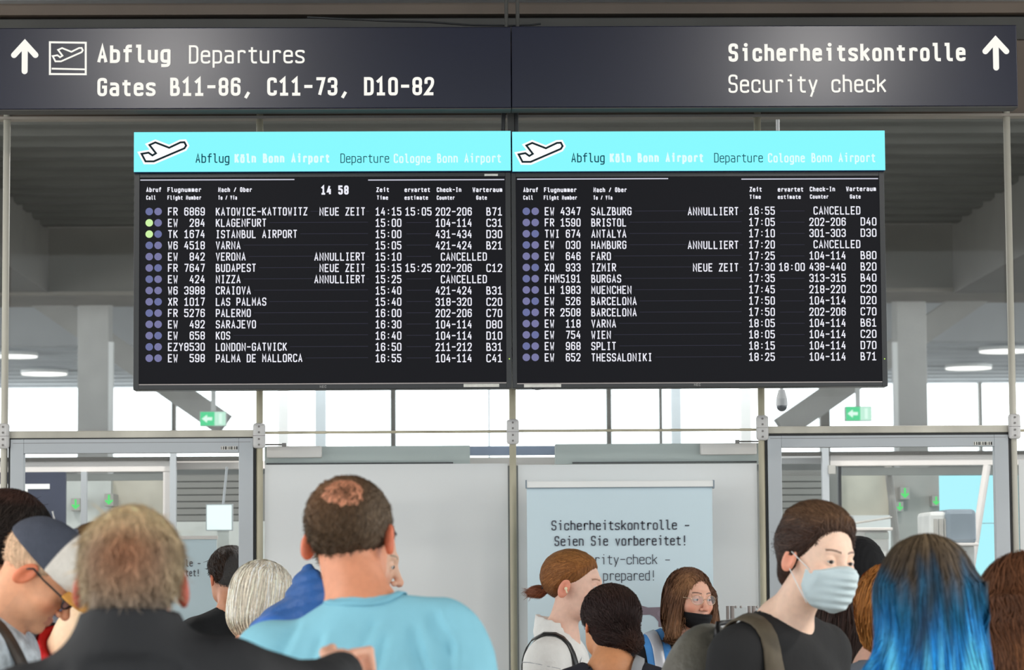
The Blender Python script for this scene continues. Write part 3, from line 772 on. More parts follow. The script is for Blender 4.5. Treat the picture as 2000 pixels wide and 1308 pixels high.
# ------------------------------------------------------------------ what stands behind the two doors
M_lint = mat('grey_lintel', (120, 124, 122), .5); M_mist = mat('pale_grey_green', (205, 210, 206), .5); M_beige = mat('beige_wall', (214, 210, 196), .6)
M_greyw = mat('grey_wall', (172, 170, 165), .6); M_arrow = glow('green_arrow', (90, 228, 120), 1.0)
Y2 = 16.0
def portal(label, beam, parts):
    o = structure(empty('trim_2', P((beam[0] + beam[2]) / 2, 1113, Y2)), label)
    for n, a, b, c, d, dy, dep, m in parts: pbox(n, a, b, c, d, Y2 + dy, dep, m, o)
    return o
portal('inner glass portal behind the left door', (0, 900, 335, 920), [
    ('beam', -40, 900, 334, 921, 0, .12, M_pale), ('beam_cap', -40, 892, 467, 900, -.02, .1, M_soffit_grey), ('beam', 342, 900, 520, 915, .1, .1, M_pale),
    ('post', 331, 884, 343, 1300, -.05, .05, M_alu), ('mullion', 157, 921, 168, 1300, -.02, .05, M_alu), ('lintel', 128, 925, 325, 938, .2, .05, M_lint),
    ('mullion', 318, 921, 331, 1300, .0, .05, M_pale)])
portal('inner glass portal behind the right door', (1622, 888, 1950, 908), [
    ('beam', 1622, 888, 2030, 908, 0, .12, M_pale), ('beam_cap', 1480, 881, 2030, 888, -.02, .1, M_soffit_grey), ('beam', 1480, 889, 1606, 905, .1, .1, M_corr2),
    ('post', 1609, 874, 1622, 1300, -.05, .05, M_alu), ('hinge', 1618, 908, 1632, 925, -.06, .03, M_greyw), ('mullion', 1640, 910, 1646, 1300, .1, .04, M_black), ('lintel', 1646, 912, 1990, 927, .2, .05, M_lint)])
def leaning(p0, p1, Y, w, m, label):
    a, b = P(*p0, Y), P(*p1, Y); bm = bmesh.new(); add_tube(bm, a, b + (b - a) * 2.4, w, seg=10)
    structure(bm_obj('leaning_post', bm, m), label)
leaning((1734, 908), (1752, 1060), Y2 + .3, .022, M_greyw, 'slanting grey post behind the right door')
leaning((1928, 908), (1904, 1062), Y2 - .1, .022, M_pale, 'slanting pale post before the cyan panel')
structure(pbox('wall_inner_mist', 120, 936, 216, 1300, 18.5, .1, M_mist), 'pale grey green wall panel far behind the left door')
structure(pbox('wall_inner_beige', 216, 936, 324, 1300, 18.6, .1, M_beige), 'beige wall panel far behind the left door')
structure(pbox('wall_inner_dark', 330, 926, 560, 1018, 18.5, .1, M_shutter), 'dark grey shutter wall far behind the left door')
structure(pbox('wall_inner_low', 330, 1018, 560, 1310, 18.4, .1, M_mist), 'pale low wall under the grey shutter behind the left door')
structure(pbox('wall_inner_shade', 1460, 918, 1641, 1300, 18.5, .1, M_shutter), 'dark grey shutter wall far behind the right door')
structure(pbox('wall_inner_panel', 1641, 926, 1742, 1006, 18.6, .1, M_beige), 'beige panel far behind the right door')
structure(pbox('wall_inner_grey', 1742, 926, 1842, 1300, 18.5, .1, M_greyw), 'grey wall far behind the right door')
wf = structure(pbox('wall_inner_white', 1600, 1006, 1742, 1300, 18.5, .1, M_white), 'white low wall under the beige panel behind the right door')
# shutters' ribs
for lab, a, b in (('left', 344, 467), ('right', 1527, 1608)):
    V, Fc = [], []
    r = structure(empty('shutter', P((a + b) / 2, 1113, 18.45)), 'ribbed grey roller shutter behind the %s door' % lab)
    for k in range(7):
        y = 928 + k * 13
        pbox('slat', a - 6, y, b + 6, y + 11.5, 18.44, .05, M_shutter, r, .004)
# navy info panel
o = empty('info_panel', P(60, 1300, Y2 - .4)); tag(o, 'navy information panel with a white bar behind the left door', 'sign')
pbox('panel', -60, 922, 127, 1310, Y2 - .4, .04, mat('navy_panel', (44, 49, 70), .45), o)
pbox('white_bar', -60, 945, 97, 955, Y2 - .404, .004, M_white, o)
pbox('white_block', -60, 955, 54, 963, Y2 - .404, .004, M_white, o)
# green lane arrows (lit)
def lane_arrow(px, py, s, Y, label):
    c = P(px, py, Y); k = P(px + s, py, Y).x - c.x
    o = empty('lane_arrow_light', c); tag(o, label, 'arrow light', 'green lane arrows')
    V, Fc = [], []
    ribbon([(c.x, c.z + k * 1.6), (c.x, c.z - k * .8)], k * .55, V, Fc); ribbon([(c.x - k, c.z + k * .1), (c.x, c.z - k * .9), (c.x + k, c.z + k * .1)], k * .5, V, Fc)
    flat2d('arrow', V, Fc, Y - .012, M_arrow, o)
    box('case', c.x - k * 1.3, c.x + k * 1.3, Y - .01, 18.61, c.z - k * 1.6, c.z + k * 1.9, M_lint if False else M_greyw, o, .004)
lane_arrow(148, 986, 7, 18.4, 'small green arrow light on the pale wall, left of the beige panel')
lane_arrow(213, 977, 7, 18.35, 'green arrow light at the edge of the beige panel')
lane_arrow(1767, 964, 7, 18.4, 'brightest green arrow light behind the right door')
lane_arrow(1757, 990, 5.5, 18.4, 'glowing green copy standing in for the reflection below the brightest arrow')  # modelled as a second arrow, stands in for a reflection
lane_arrow(1828, 979, 6, 18.4, 'faint green arrow light next to the cyan panel')
# lit screen on a stand, left
o = empty('lit_screen', P(428, 1300, 14)); tag(o, 'white glowing monitor on a thin pole behind the left door', 'screen')
pbox('screen_face', 404, 986, 452, 1034, 14, .02, glow('white_screen', (238, 255, 252), 1.05), o)
pbox('screen_case', 402, 984, 454, 1036, 14.015, .05, M_alu, o)
a, b = P(436, 985, 14.1), P(442, 924, 14.1); bm = bmesh.new(); add_tube(bm, a, b + (b - a) * .2, .006, seg=8); bm_obj('pole', bm, M_alu, o)
pbox('stand', 424, 1034, 446, 1310, 14.03, .05, M_mist, o)
# second roll-up banner, left
M_ban = mat('banner_blue', (204, 222, 230), .55, 0, .02, 3); M_btxt = mat('banner_print', (78, 82, 92), .6)
o = empty('rollup_banner', P(395, 1308, 13)); tag(o, 'pale blue roll-up banner behind the left door', 'banner', 'roll-up banners')
pbox('sheet', 300, 1052, 423, 1310, 13, .004, M_ban, o); pbox('top_bar', 298, 1046, 425, 1053, 12.99, .02, M_pale, o)
writing('lettering', [('le _', 362, 392, 1106, 14, .13), ('tet!', 362, 390, 1125, 14, .13)], 12.997, M_btxt, o, letters=True)
# counters and machines right
M_mach = mat('machine_grey', (126, 138, 148), .45); M_machp = mat('machine_pale', (206, 208, 206), .45)
o = empty('scanner', P(1862, 1130, 15)); tag(o, 'grey blue baggage scanner on a pale cabinet behind the right door', 'scanner')
x0, x1, z0, z1 = rect(1848, 994, 1908, 1062, 15.0)
box('hood', x0, x1, 15.0, 15.5, z0, z1, M_mach, o, .025)
x2 = rect(1818, 1000, 1848, 1062, 15.0)[0]
f = box('front_frame', x2, x0 + .01, 15.03, 15.45, z0, z1 - .012, M_machp, o, .02)
for k in range(3): box('curtain_strip', x2 + .02 + k * .028, x2 + .04 + k * .028, 15.02, 15.03, z0 + .01, z1 - .05, M_greyw, f)
pbox('cabinet_top', 1795, 1060, 1912, 1066, 14.95, .55, M_pale, o, .004); pbox('cabinet', 1800, 1066, 1906, 1310, 15.0, .5, M_machp, o, .006)
pbox('cabinet_handle', 1868, 1076, 1888, 1078, 14.985, .015, M_lint, o)
o = empty('counter', P(1680, 1300, 15.5)); tag(o, 'white check-in style counter behind the masked man', 'counter')
pbox('counter_body', 1618, 1036, 1738, 1310, 15.5, .5, M_white, o, .01); pbox('counter_top', 1612, 1030, 1744, 1036, 15.45, .6, M_pale, o, .004)
pbox('glass_shelf', 1690, 1040, 1736, 1052, 15.48, .02, M_mist, o)
a, b = P(1640, 1026, 15.6), P(1742, 1010, 15.6); bm = bmesh.new(); add_tube(bm, a, b, .006, seg=8); bm_obj('barrier_bar', bm, M_greyw, o)
o = empty('light_wall', P(1916, 1300, 17.5)); o.location.z = 0; bpy.context.view_layer.update(); tag(o, 'glowing cyan wall panel behind the right door', 'light panel')
x0, x1, z0, z1 = rect(1840, 928, 1992, 1310, 17.5)
box('lit_face', x0, x1, 17.5, 17.55, 0, z1, glow('cyan_panel', (176, 246, 255), 1.0), o); pbox('seam', 1840, 1021, 1992, 1022.2, 17.49, .011, M_mach, o)

# ------------------------------------------------------------------ the big roll-up banner before the film panels
YB = 10.72
o = empty('rollup_banner', P(1211, 1308, YB)); tag(o, 'light blue security roll-up banner before the middle film panel', 'banner', 'roll-up banners')
x0, x1, _, z1 = rect(1030, 952, 1393, 1300, YB)
box('sheet', x0, x1, YB, YB + .003, .1, z1, M_ban, o)
pbox('top_bar', 1028, 939, 1394, 951, YB - .012, .03, M_white, o, .002)
for a in (1026.5, 1393): pbox('end_cap', a, 937, a + 2.5, 953.5, YB - .014, .034, M_mach, o)
pbox('bar_shadow_strip', 1028, 950.5, 1394, 952.5, YB - .01, .024, M_mach, o)  # grey strip stands in for the shade under the top bar
box('foot', x0 - .02, x1 + .02, YB - .12, YB + .12, 0, .1, M_alu, o, .01)
writing('lettering', [('Sicherheitskontrolle _', 1077, 1347, 1035, 20, .13), ('Seien Sie vorbereitet!', 1083, 1342, 1065.5, 20, .13),
                      ('Security-check _', 1111, 1309, 1102, 20, .085), ('Be prepared!', 1143, 1281, 1133.5, 20, .085)], YB - .003, M_btxt, o, letters=True)
# printed silhouette: an arm with a watch reaching for a tray
V = [(1238, 1180), (1252, 1182), (1266, 1186), (1292, 1185), (1298, 1187), (1298, 1224), (1286, 1224), (1286, 1214), (1278, 1204), (1270, 1200), (1248, 1201), (1238, 1206)]
flat2d('arm_print', [(lambda p: (p.x, p.z))(P(a, b, YB - .002)) for a, b in V], [tuple(range(len(V)))], YB - .002, mat('banner_print_mauve', (132, 118, 128), .6), o)
p = P(1290, 1198, YB - .003); flat2d('wrist_print', [(p.x + .012 * math.cos(k * math.pi / 10), p.z + .012 * math.sin(k * math.pi / 10)) for k in range(20)], [tuple(range(20))], YB - .003, mat('banner_print_mauve2', (142, 128, 138), .6), o)
# glass turnstile posts
M_chrome = mat('brushed_chrome', (176, 166, 162), .45, .25)
for k, (a, lab) in enumerate(((1421, 'nearer the banner'), (1463, 'nearer the right door'))):
    o = empty('gate_post', P(a + 4, 1300, 10.55)); tag(o, 'chrome gate post with glass wing, ' + lab, 'gate', 'chrome gate posts')
    for dx in (0, 9):
        c = P(a + dx, 1183, 10.55); bm = bmesh.new(); add_tube(bm, (c.x, 10.55, 0), (c.x, 10.55, c.z), .008 if dx else .006, seg=14); bm_obj('tube', bm, M_chrome, o, True)
    x0, x1, z0, z1 = rect(a + 11, 1186, a + 38, 1300, 10.55)
    box('glass_wing', x0, x1, 10.545, 10.555, .3, z1, glass('wing_glass', (.93, .94, .94), .04, .2), o)
    for kk in range(2):
        c = P(a + 16 + kk * 10, 1185, 10.55); bm = bmesh.new(); bmesh.ops.create_uvsphere(bm, u_segments=10, v_segments=8, radius=.005, matrix=Matrix.Translation(c)); bm_obj('bolt', bm, M_chrome, o)

# ------------------------------------------------------------------ soft shapes: distance fields turned into one continuous mesh
f32 = np.float32
def grid(lo, hi, res):
    ax = [np.arange(lo[i], hi[i] + res, res, dtype=f32) for i in range(3)]
    X, Y, Z = np.meshgrid(*ax, indexing='ij')
    return (X, Y, Z), np.array(lo, dtype=f32)

def smin(a, b, k):
    h = np.clip(.5 + .5 * (b - a) / k, 0, 1)
    return b + (a - b) * h - k * h * (1 - h)
def smax(a, b, k): return -smin(-a, -b, k)
def ell(q, c, r):
    x, y, z = (q[0] - c[0]) / r[0], (q[1] - c[1]) / r[1], (q[2] - c[2]) / r[2]
    k0 = np.sqrt(x * x + y * y + z * z) + 1e-9
    k1 = np.sqrt((x / r[0]) ** 2 + (y / r[1]) ** 2 + (z / r[2]) ** 2) + 1e-9
    return k0 * (k0 - 1) / k1
def cap(q, a, b, r0, r1=None):
    r1 = r0 if r1 is None else r1
    ba = [b[i] - a[i] for i in range(3)]; l2 = sum(v * v for v in ba) + 1e-12
    pa = [q[i] - a[i] for i in range(3)]
    t = np.clip((pa[0] * ba[0] + pa[1] * ba[1] + pa[2] * ba[2]) / l2, 0, 1)
    d = np.sqrt((pa[0] - ba[0] * t) ** 2 + (pa[1] - ba[1] * t) ** 2 + (pa[2] - ba[2] * t) ** 2)
    return d - (r0 + (r1 - r0) * t)
def ball(q, c, r): return np.sqrt((q[0] - c[0]) ** 2 + (q[1] - c[1]) ** 2 + (q[2] - c[2]) ** 2) - r

def surface_net(F, lo, res):
    S = F < 0
    nx, ny, nz = F.shape
    acc = np.zeros((nx - 1, ny - 1, nz - 1, 3), f32); cnt = np.zeros((nx - 1, ny - 1, nz - 1), f32)
    sl = lambda n, o: slice(o, n - 1 + o)
    for axis in range(3):
        o1, o2 = [a for a in range(3) if a != axis]
        for u in (0, 1):
            for v in (0, 1):
                off = [0, 0, 0]; off[o1] = u; off[o2] = v
                off2 = list(off); off2[axis] = 1
                A = F[sl(nx, off[0]), sl(ny, off[1]), sl(nz, off[2])]; B = F[sl(nx, off2[0]), sl(ny, off2[1]), sl(nz, off2[2])]
                m = (A < 0) != (B < 0)
                t = np.where(m, A / np.where(m, A - B, 1), 0)
                cnt += m
                for a in range(3):
                    acc[..., a] += np.where(m, (t if a == axis else off[a]), 0)
    idx = np.where(cnt > 0)
    vid = -np.ones(cnt.shape, np.int64); vid[idx] = np.arange(len(idx[0]))
    V = acc[idx] / cnt[idx][:, None] + np.stack(idx, 1)
    V = V * res + lo
    faces = []
    for axis in range(3):
        o1, o2 = [a for a in range(3) if a != axis]
        sa = [slice(None)] * 3; sb = [slice(None)] * 3
        sa[axis] = slice(0, -1); sb[axis] = slice(1, None)
        for a in (o1, o2): sa[a] = slice(1, -1); sb[a] = slice(1, -1)
        a_, b_ = S[tuple(sa)], S[tuple(sb)]
        e = np.stack(np.where(a_ != b_), 1); 
        if not len(e): continue
        g = e.copy(); g[:, o1] += 1; g[:, o2] += 1
        flip = a_[tuple(e.T)]
        if axis == 1: flip = ~flip
        q = []
        for d1, d2 in ((0, 0), (1, 0), (1, 1), (0, 1)):
            h = g.copy(); h[:, o1] -= d1; h[:, o2] -= d2
            q.append(vid[tuple(h.T)])
        q = np.stack(q, 1)
        q = np.where(flip[:, None], q, q[:, ::-1])
        faces.append(q)
    return V, np.concatenate(faces) if faces else np.zeros((0, 4), int)

def np_mesh(name, V, Q, material, parent, col=None, smooth=True):
    me = bpy.data.meshes.new(name)
    n, m, k = len(V), len(Q), Q.shape[1]
    me.vertices.add(n); me.vertices.foreach_set('co', np.ascontiguousarray(V, f32).ravel())
    me.loops.add(m * k); me.loops.foreach_set('vertex_index', np.ascontiguousarray(Q, np.int32).ravel())
    me.polygons.add(m)
    me.polygons.foreach_set('loop_start', np.arange(0, m * k, k, dtype=np.int32))
    me.polygons.foreach_set('use_smooth', np.ones(m, bool) if smooth else np.zeros(m, bool))
    me.update(calc_edges=True); me.validate()
    if material: me.materials.append(material)
    if col is not None:
        ca = me.color_attributes.new('col', 'FLOAT_COLOR', 'POINT')
        ca.data.foreach_set('color', np.concatenate([col, np.ones((n, 1))], 1).astype(f32).ravel())
    o = bpy.data.objects.new(name, me); COL.objects.link(o)
    if parent:
        o.parent = parent; o.matrix_parent_inverse = parent.matrix_world.inverted()
    return o

def rotm(yaw=0, pitch=0, roll=0):
    m = Matrix.Rotation(math.radians(yaw), 3, 'Z') @ Matrix.Rotation(math.radians(roll), 3, 'Y') @ Matrix.Rotation(math.radians(pitch), 3, 'X')
    return np.array(m, f32)

L3 = lambda c: np.array(lin(c), f32)

# ------------------------------------------------------------------ heads
def head_field(q, H):
    """bare head, face towards -y, origin between the ears at eye height; H: options"""
    s = H.get('s', 1.0); q = tuple(a / s for a in q)
    f = ell(q, (0, .018, .030), (.075, .096, .082))
    f = smin(f, ell(q, (0, -.030, -.022), (.063, .062, .086)), .03)
    j = H.get('jaw', 1.0)
    f = smin(f, ell(q, (0, -.034, -.078), (.051 * j, .050, .042)), .025)
    f = smin(f, ball(q, (0, -.077, -.106), .016), .025)
    if H.get('face', True):
        ax = np.abs(q[0]); m = (ax, q[1], q[2])
        f = smin(f, ball(m, (.043, -.058, -.036), .022), .02)                          # cheekbones
        f = smin(f, cap(m, (.0, -.086, .014), (.036, -.074, .017), .011, .008), .012)  # brow
        f = smax(f, -ell(m, (.031, -.099, -.006), (.019, .019, .0125)), .014)          # sockets
        lid = ball(m, (.031, -.0765, -.007), .0142)
        lid = smax(lid, -ell(m, (.031, -.0925, -.0082), (.0140, .02, H.get('lidz', .0036))), .002)
        f = smin(f, lid, .004)
        f = smin(f, cap(q, (0, -.086, .004), (0, -.111, -.038), .0075, .0095), .012)   # nose
        f = smin(f, ball(q, (0, -.1125, -.043), .0105), .008)
        f = smin(f, ball(m, (.0125, -.100, -.047), .0075), .006)
        f = smin(f, cap(m, (0, -.0935, -.0705), (.021, -.083, -.074), .0052, .003), .006)
        f = smin(f, cap(m, (0, -.0925, -.0815), (.018, -.083, -.0785), .0062, .003), .006)
        f = smax(f, -cap(m, (0, -.1015, -.0760), (.023, -.0905, -.0765), .0022), .003)
    ax = np.abs(q[0])
    m = (ax - .010 * np.clip((q[1] - .01) / .03, 0, 1), q[1] + .25 * (q[2] + .012), q[2])
    eo = H.get('ear_out', 0.0)
    e = ell(m, (.079 + eo, .013, -.014), (.0085 + eo * .6, .020, .033))
    e = smax(e, -ell(m, (.088 + eo * 1.5, .009, -.012), (.0075, .0115, .0205)), .005)
    f = smin(f, e, .006)
    return f * s

def skin_colors(V, H):
    s = H.get('s', 1.0); x, y, z = [V[:, i] / s for i in range(3)]
    base = L3(H.get('skin', (222, 170, 140)))
    c = np.tile(base, (len(V), 1))
    def blend(mask, rgb):
        nonlocal c
        m = np.clip(mask, 0, 1)[:, None]; c = c * (1 - m) + L3(rgb) * m
    red = tuple(max(0, int(v * k)) for v, k in zip(H.get('skin', (222, 170, 140)), (1.0, .78, .72)))
    g = lambda cx, cy, cz, r: np.exp(-(((np.abs(x) - cx) ** 2 + (y - cy) ** 2 + (z - cz) ** 2) / r ** 2))
    blend(.6 * g(.045, -.075, -.045, .022), red); blend(.55 * g(0, -.115, -.045, .016), red)
    ear = np.clip((np.abs(x) - .074) / .006, 0, 1) * (np.abs(y - .012) < .04) * (np.abs(z + .012) < .04)
    blend(.9 * ear, H.get('ears', red))
    if H.get('face', True):
        lip = (np.abs(x) < .021) * (z < -.066) * (z > -.088) * (y < -.083)
        blend(.75 * lip, H.get('lips', (176, 96, 88)))
        ax = np.abs(x)
        bz = .0165 + .004 * np.sin(np.clip((ax - .012) / .036, 0, 1) * 2.6)
        brow = (ax > .010) * (ax < .046) * np.clip(1 - np.abs(z - bz) / H.get('browt', .0042), 0, 1) * (y < -.05)
        blend(np.clip(brow * 1.6, 0, 1) * .9, H.get('brow', (70, 50, 38)))
    if H.get('stubble'):
        st = np.clip((-.055 - z) / .02, 0, 1) * (y < .0) * (z > -.14)
        blend(.35 * st, H['stubble'])
    return c

# hairline height as a function of depth along the head
def hairline(y, pts):
    return np.interp(y, [p[0] for p in pts], [p[1] for p in pts]).astype(f32)
SHORT = [(-.11, .085), (-.085, .070), (-.055, .040), (-.035, .015), (-.01, -.005), (.02, -.035), (.05, -.075), (.12, -.085)]

def noise3(q, k, seed=0):
    x, y, z = q
    return (np.sin(k * (x + .31 * seed) + 2.1 * np.sin(.7 * k * y)) + np.sin(k * 1.1 * (y - .17 * seed) + 1.9 * np.sin(.8 * k * z)) + np.sin(k * .9 * (z + .23 * seed) + 2.3 * np.sin(.6 * k * x))) / 3

def strands(name, fld, V, n, dirf, length, width, colf, parent, M, seg=7, lift=(.001, .004), mask=None, material=None, seed=1, stick=False, jitter=.25, taper=.3):
    """ribbons of hair that start on the hair surface V and run along it"""
    r = np.random.default_rng(seed); n = int(n * .8) if n > 400 else n
    idx = np.arange(len(V)) if mask is None else np.where(mask)[0]
    if not len(idx): return None
    p = V[r.choice(idx, n)].astype(f32) + r.normal(0, .0012, (n, 3)).astype(f32)
    lv = r.uniform(lift[0], lift[1], n).astype(f32)
    ln = length * r.uniform(.55, 1.15, n).astype(f32)
    jit = r.normal(0, jitter, (n, 3)).astype(f32)
    root = p.copy()
    pts, nor = [], []
    ev = lambda P_: fld((P_[:, 0], P_[:, 1], P_[:, 2]))
    h = .002
    for k in range(seg + 1):
        f0 = ev(p)
        g = np.stack([ev(p + np.eye(3, dtype=f32)[a] * h) - f0 for a in range(3)], 1)
        g /= np.linalg.norm(g, axis=1, keepdims=True) + 1e-9
        d0 = f0 - lv * (.4 + .6 * k / seg)
        move = d0 if stick else np.minimum(d0, 0)
        p = p - g * np.clip(move, -.03, .03)[:, None]
        pts.append(p.copy()); nor.append(g)
        d = dirf(p, root, k / seg) + jit * .5
        d = d - g * np.sum(d * g, 1, keepdims=True) * (1.0 if stick else .75)
        d /= np.linalg.norm(d, axis=1, keepdims=True) + 1e-9
        p = p + d * (ln / seg)[:, None]
    pts = np.stack(pts, 1); nor = np.stack(nor, 1)                      # n, seg+1, 3
    t = np.gradient(pts, axis=1)
    side = np.cross(t, nor); side /= np.linalg.norm(side, axis=2, keepdims=True) + 1e-9
    w = width * r.uniform(.6, 1.3, (n, 1, 1)) * (1 - (1 - taper) * np.linspace(0, 1, seg + 1)[None, :, None] ** 2)
    A, B = pts - side * w / 2, pts + side * w / 2
    VV = np.stack([A, B], 2).reshape(-1, 3)                             # n*(seg+1)*2
    base = (np.arange(n) * (seg + 1) * 2)[:, None] + (np.arange(seg) * 2)[None, :]
    Q = np.stack([base, base + 1, base + 3, base + 2], 2).reshape(-1, 4)
    tt = np.repeat(np.linspace(0, 1, seg + 1)[None, :], n, 0)
    c = colf(pts.reshape(-1, 3), np.repeat(root, seg + 1, 0), tt.ravel())
    br = np.repeat(np.exp(r.normal(0, .28, n)), seg + 1)[:, None]
    c = np.clip(c * br, 0, 1)
    c = np.repeat(c, 2, 0)
    W = VV @ M[:3, :3].T + M[:3, 3]
    o = np_mesh(name, W, Q, material, parent, c)
    o['kind'] = 'stuff'
    return o

M_skin = mat('skin', (0, 0, 0), .5, 0, .05, 60, bump=.06, bscale=300, spec=.4, attr='col')
M_skin.node_tree.nodes['Principled BSDF'].inputs['Subsurface Weight'].default_value = .12
M_skin.node_tree.nodes['Principled BSDF'].inputs['Subsurface Radius'].default_value = (.012, .005, .003)
M_skin.node_tree.nodes['Principled BSDF'].inputs['Subsurface Scale'].default_value = .6
M_hair = mat('hair', (0, 0, 0), .6, 0, .12, 90, spec=.2, attr='col')
M_hairm = mat('hair_mass', (0, 0, 0), .85, 0, .3, 120, bump=.6, bscale=220, spec=.08, attr='col', stretch=(1, 1, .25))
M_eye = mat('eye_white', (196, 186, 180), .15, 0, .02)
M_iris = mat('iris', (42, 30, 24), .1)
M_trouser = mat('dark_trousers', (42, 44, 52), .8, 0, .1, 30, bump=.2, bscale=200)
M_shoe = mat('dark_shoe', (36, 34, 34), .5)

def cloth(name, rgb, rough=.8, bump=.35, var=.06, sheen=.0):
    return mat(name, rgb, rough, 0, var, 14, bump=bump * .6, bscale=32, spec=.25, sheen=sheen)

# a relaxed hand, built once and copied
def hand_mesh():
    q, lo = grid((-.06, -.05, -.215), (.06, .05, .03), .007)
    f = ell(q, (0, 0, -.065), (.040, .017, .055))
    f = smin(f, cap(q, (0, 0, .02), (0, 0, -.03), .026, .026), .02)
    for i, (x, l) in enumerate(((-.029, .070), (-.010, .081), (.010, .077), (.028, .058))):
        a, b, c = (x, -.002, -.108), (x * 1.12, -.010, -.108 - l * .5), (x * 1.1, -.026, -.108 - l)
        f = smin(f, smin(cap(q, a, b, .0092, .0086), cap(q, b, c, .0086, .0072), .003), .008)
    a, b, c = (.036, -.004, -.045), (.050, -.018, -.078), (.046, -.030, -.104)
    f = smin(f, smin(cap(q, a, b, .012, .0105), cap(q, b, c, .0105, .0085), .004), .012)
    return surface_net(f, lo, .007)
HAND = hand_mesh()

def person(spec):
    """one standing figure: body (skin) in one mesh; clothes and hair as its parts"""
    O = np.array(P(*spec['at'], spec['Y']), f32)
    H = spec['head']
    Rh = rotm(*spec['face'])                         # yaw, pitch, roll of the head (yaw 0 looks at the camera)
    by = spec.get('body_yaw', spec['face'][0])
    Rb = rotm(by)
    s = H.get('s', 1.0)
    N = O + Rh @ np.array((0, .03, -.09), f32) * s + Rb @ np.array(spec.get('neck', (0, .02, -.12)), f32)
    root = empty('person', (float(N[0]), float(N[1]), 0)); tag(root, spec['label'], 'person')
    Mh = np.eye(4, dtype=f32); Mh[:3, :3] = Rh; Mh[:3, 3] = O
    Mb = np.eye(4, dtype=f32); Mb[:3, :3] = Rb; Mb[:3, 3] = N
    toh = lambda p: Rh.T @ (N + Rb @ np.array(p, f32) - O)          # body frame -> head frame
    sw = spec.get('sw', .155); dz = spec.get('shoulder_tilt', 0.0)
    SL, SR = (-sw, .015, -.065 - dz), (sw, .015, -.065 + dz)
    # ---- skin: head, neck, shoulders
    res = spec.get('res', .0036); res = res * 1.35 if res > .003 else res * 1.05
    nb, sl, sr = toh((0, .01, -.01)), toh((-sw * .75, .015, -.06)), toh((sw * .75, .015, -.06))
    ch = toh((0, .005, -.10))
    nr = spec.get('neck_r', .056)
    lo = np.minimum.reduce([np.array((-.10, -.13, -.16)) * s, nb - .09, sl - .05, sr - .05, ch - .09]); hi = np.maximum.reduce([np.array((.10, .13, .125)) * s, nb + .09, sl + .05, sr + .05])
    q, lo = grid(lo, hi, res)
    f = head_field(q, H)
    f = smin(f, cap(q, (0, .018 * s, -.05 * s), nb, nr * .95, nr * 1.08), .022)
    f = smin(f, cap(q, nb, sl, .045, .04), .05); f = smin(f, cap(q, nb, sr, .045, .04), .05)
    f = smin(f, cap(q, nb, ch, .06, .068), .05)
    V, Q = surface_net(f, lo, res)
    np_mesh('body', V @ Rh.T + O, Q, M_skin, root, skin_colors(V, H))
    if H.get('face', True):
        for sx in (-1, 1):
            c = np.array((sx * .031, -.0765, -.007)) * s; look = np.array(H.get('look', (0, -1, 0)), float); look /= np.linalg.norm(look)
            for nm, cc, r, m in (('eye', c, .0128 * s, M_eye), ('iris', c + look * .0085 * s, .0064 * s, M_iris)):
                bm = bmesh.new(); bmesh.ops.create_uvsphere(bm, u_segments=16, v_segments=12, radius=r, matrix=Matrix.Translation((Rh @ cc.astype(f32) + O).tolist()))
                o = bm_obj(nm, bm, m, root if nm == 'eye' else eye, True)
                if nm == 'eye': eye = o
    # ---- top garment
    g = spec['top']
    arms = spec.get('arms', [((-sw - .02, .02, -.09), (-sw - .07, .03, -.37), (-sw - .04, -.05, -.60)), ((sw + .02, .02, -.09), (sw + .07, .03, -.37), (sw + .04, -.05, -.60))])
    arms = [[np.array(p, float) for p in a] for a in arms]
    ar = g.get('arm', .056); w, d = g.get('w', 1.0), g.get('d', 1.0)
    def torso(q, infl=0.0):
        f = cap(q, SL, SR, .060 + infl)
        f = smin(f, cap(q, (0, .028, .012), (SL[0] * .85, .015, SL[2] + .012), .046 + infl, .052 + infl), .04)
        f = smin(f, cap(q, (0, .028, .012), (SR[0] * .85, .015, SR[2] + .012), .046 + infl, .052 + infl), .04)
        f = smin(f, ell(q, (0, .008, -.23), (.182 * w + infl, .122 * d + infl, .25)), .06)
        f = smin(f, ell(q, (0, -.005, -.52), (.172 * w + infl, .130 * d + infl, .24)), .09)
        for k, a in enumerate(arms):
            f = smin(f, cap(q, a[0], a[1], ar + infl, ar * .86 + infl), .045)
            if not g.get('short'): f = smin(f, cap(q, a[1], a[2], ar * .86 + infl, ar * .66 + infl), .02)
        return f
    allp = np.array([p for a in arms for p in (a[:2] if g.get('short') else a)] + [SL, SR, (-.2 * w, -.15 * d, -.66), (.2 * w, .16 * d, .10)])
    gres = g.get('res', .010)
    q, lo = grid(allp.min(0) - .075, allp.max(0) + .075, gres)
    f = torso(q)
    if 'extra' in g: f = smin(f, g['extra'](q), .04)
    wa = g.get('wrinkle', .004)
    x, y, z = q
    fold = np.sin(26 * (z * .9 + x * .5 * np.sign(x)) + 2.5 * np.sin(9 * x + 4 * z) + 3 * y) * np.clip(.3 + noise3(q, 13, g.get('seed', 1)), 0, 1)
    f = f + wa * fold + wa * .5 * noise3(q, 34, 2)
    if g.get('folds'):                                                   # long soft creases running from the shoulders
        u = np.abs(x) * .85 + z * .5 + .03 * noise3(q, 9, 5)
        f = f - g['folds'] * np.clip(np.sin(62 * u + 2 * np.sin(8 * z + 5 * y)), -.2, 1) ** 3 * np.clip((-.04 - z) / .08, 0, 1) * np.clip(.35 + 1.2 * noise3(q, 8, 4), 0, 1)
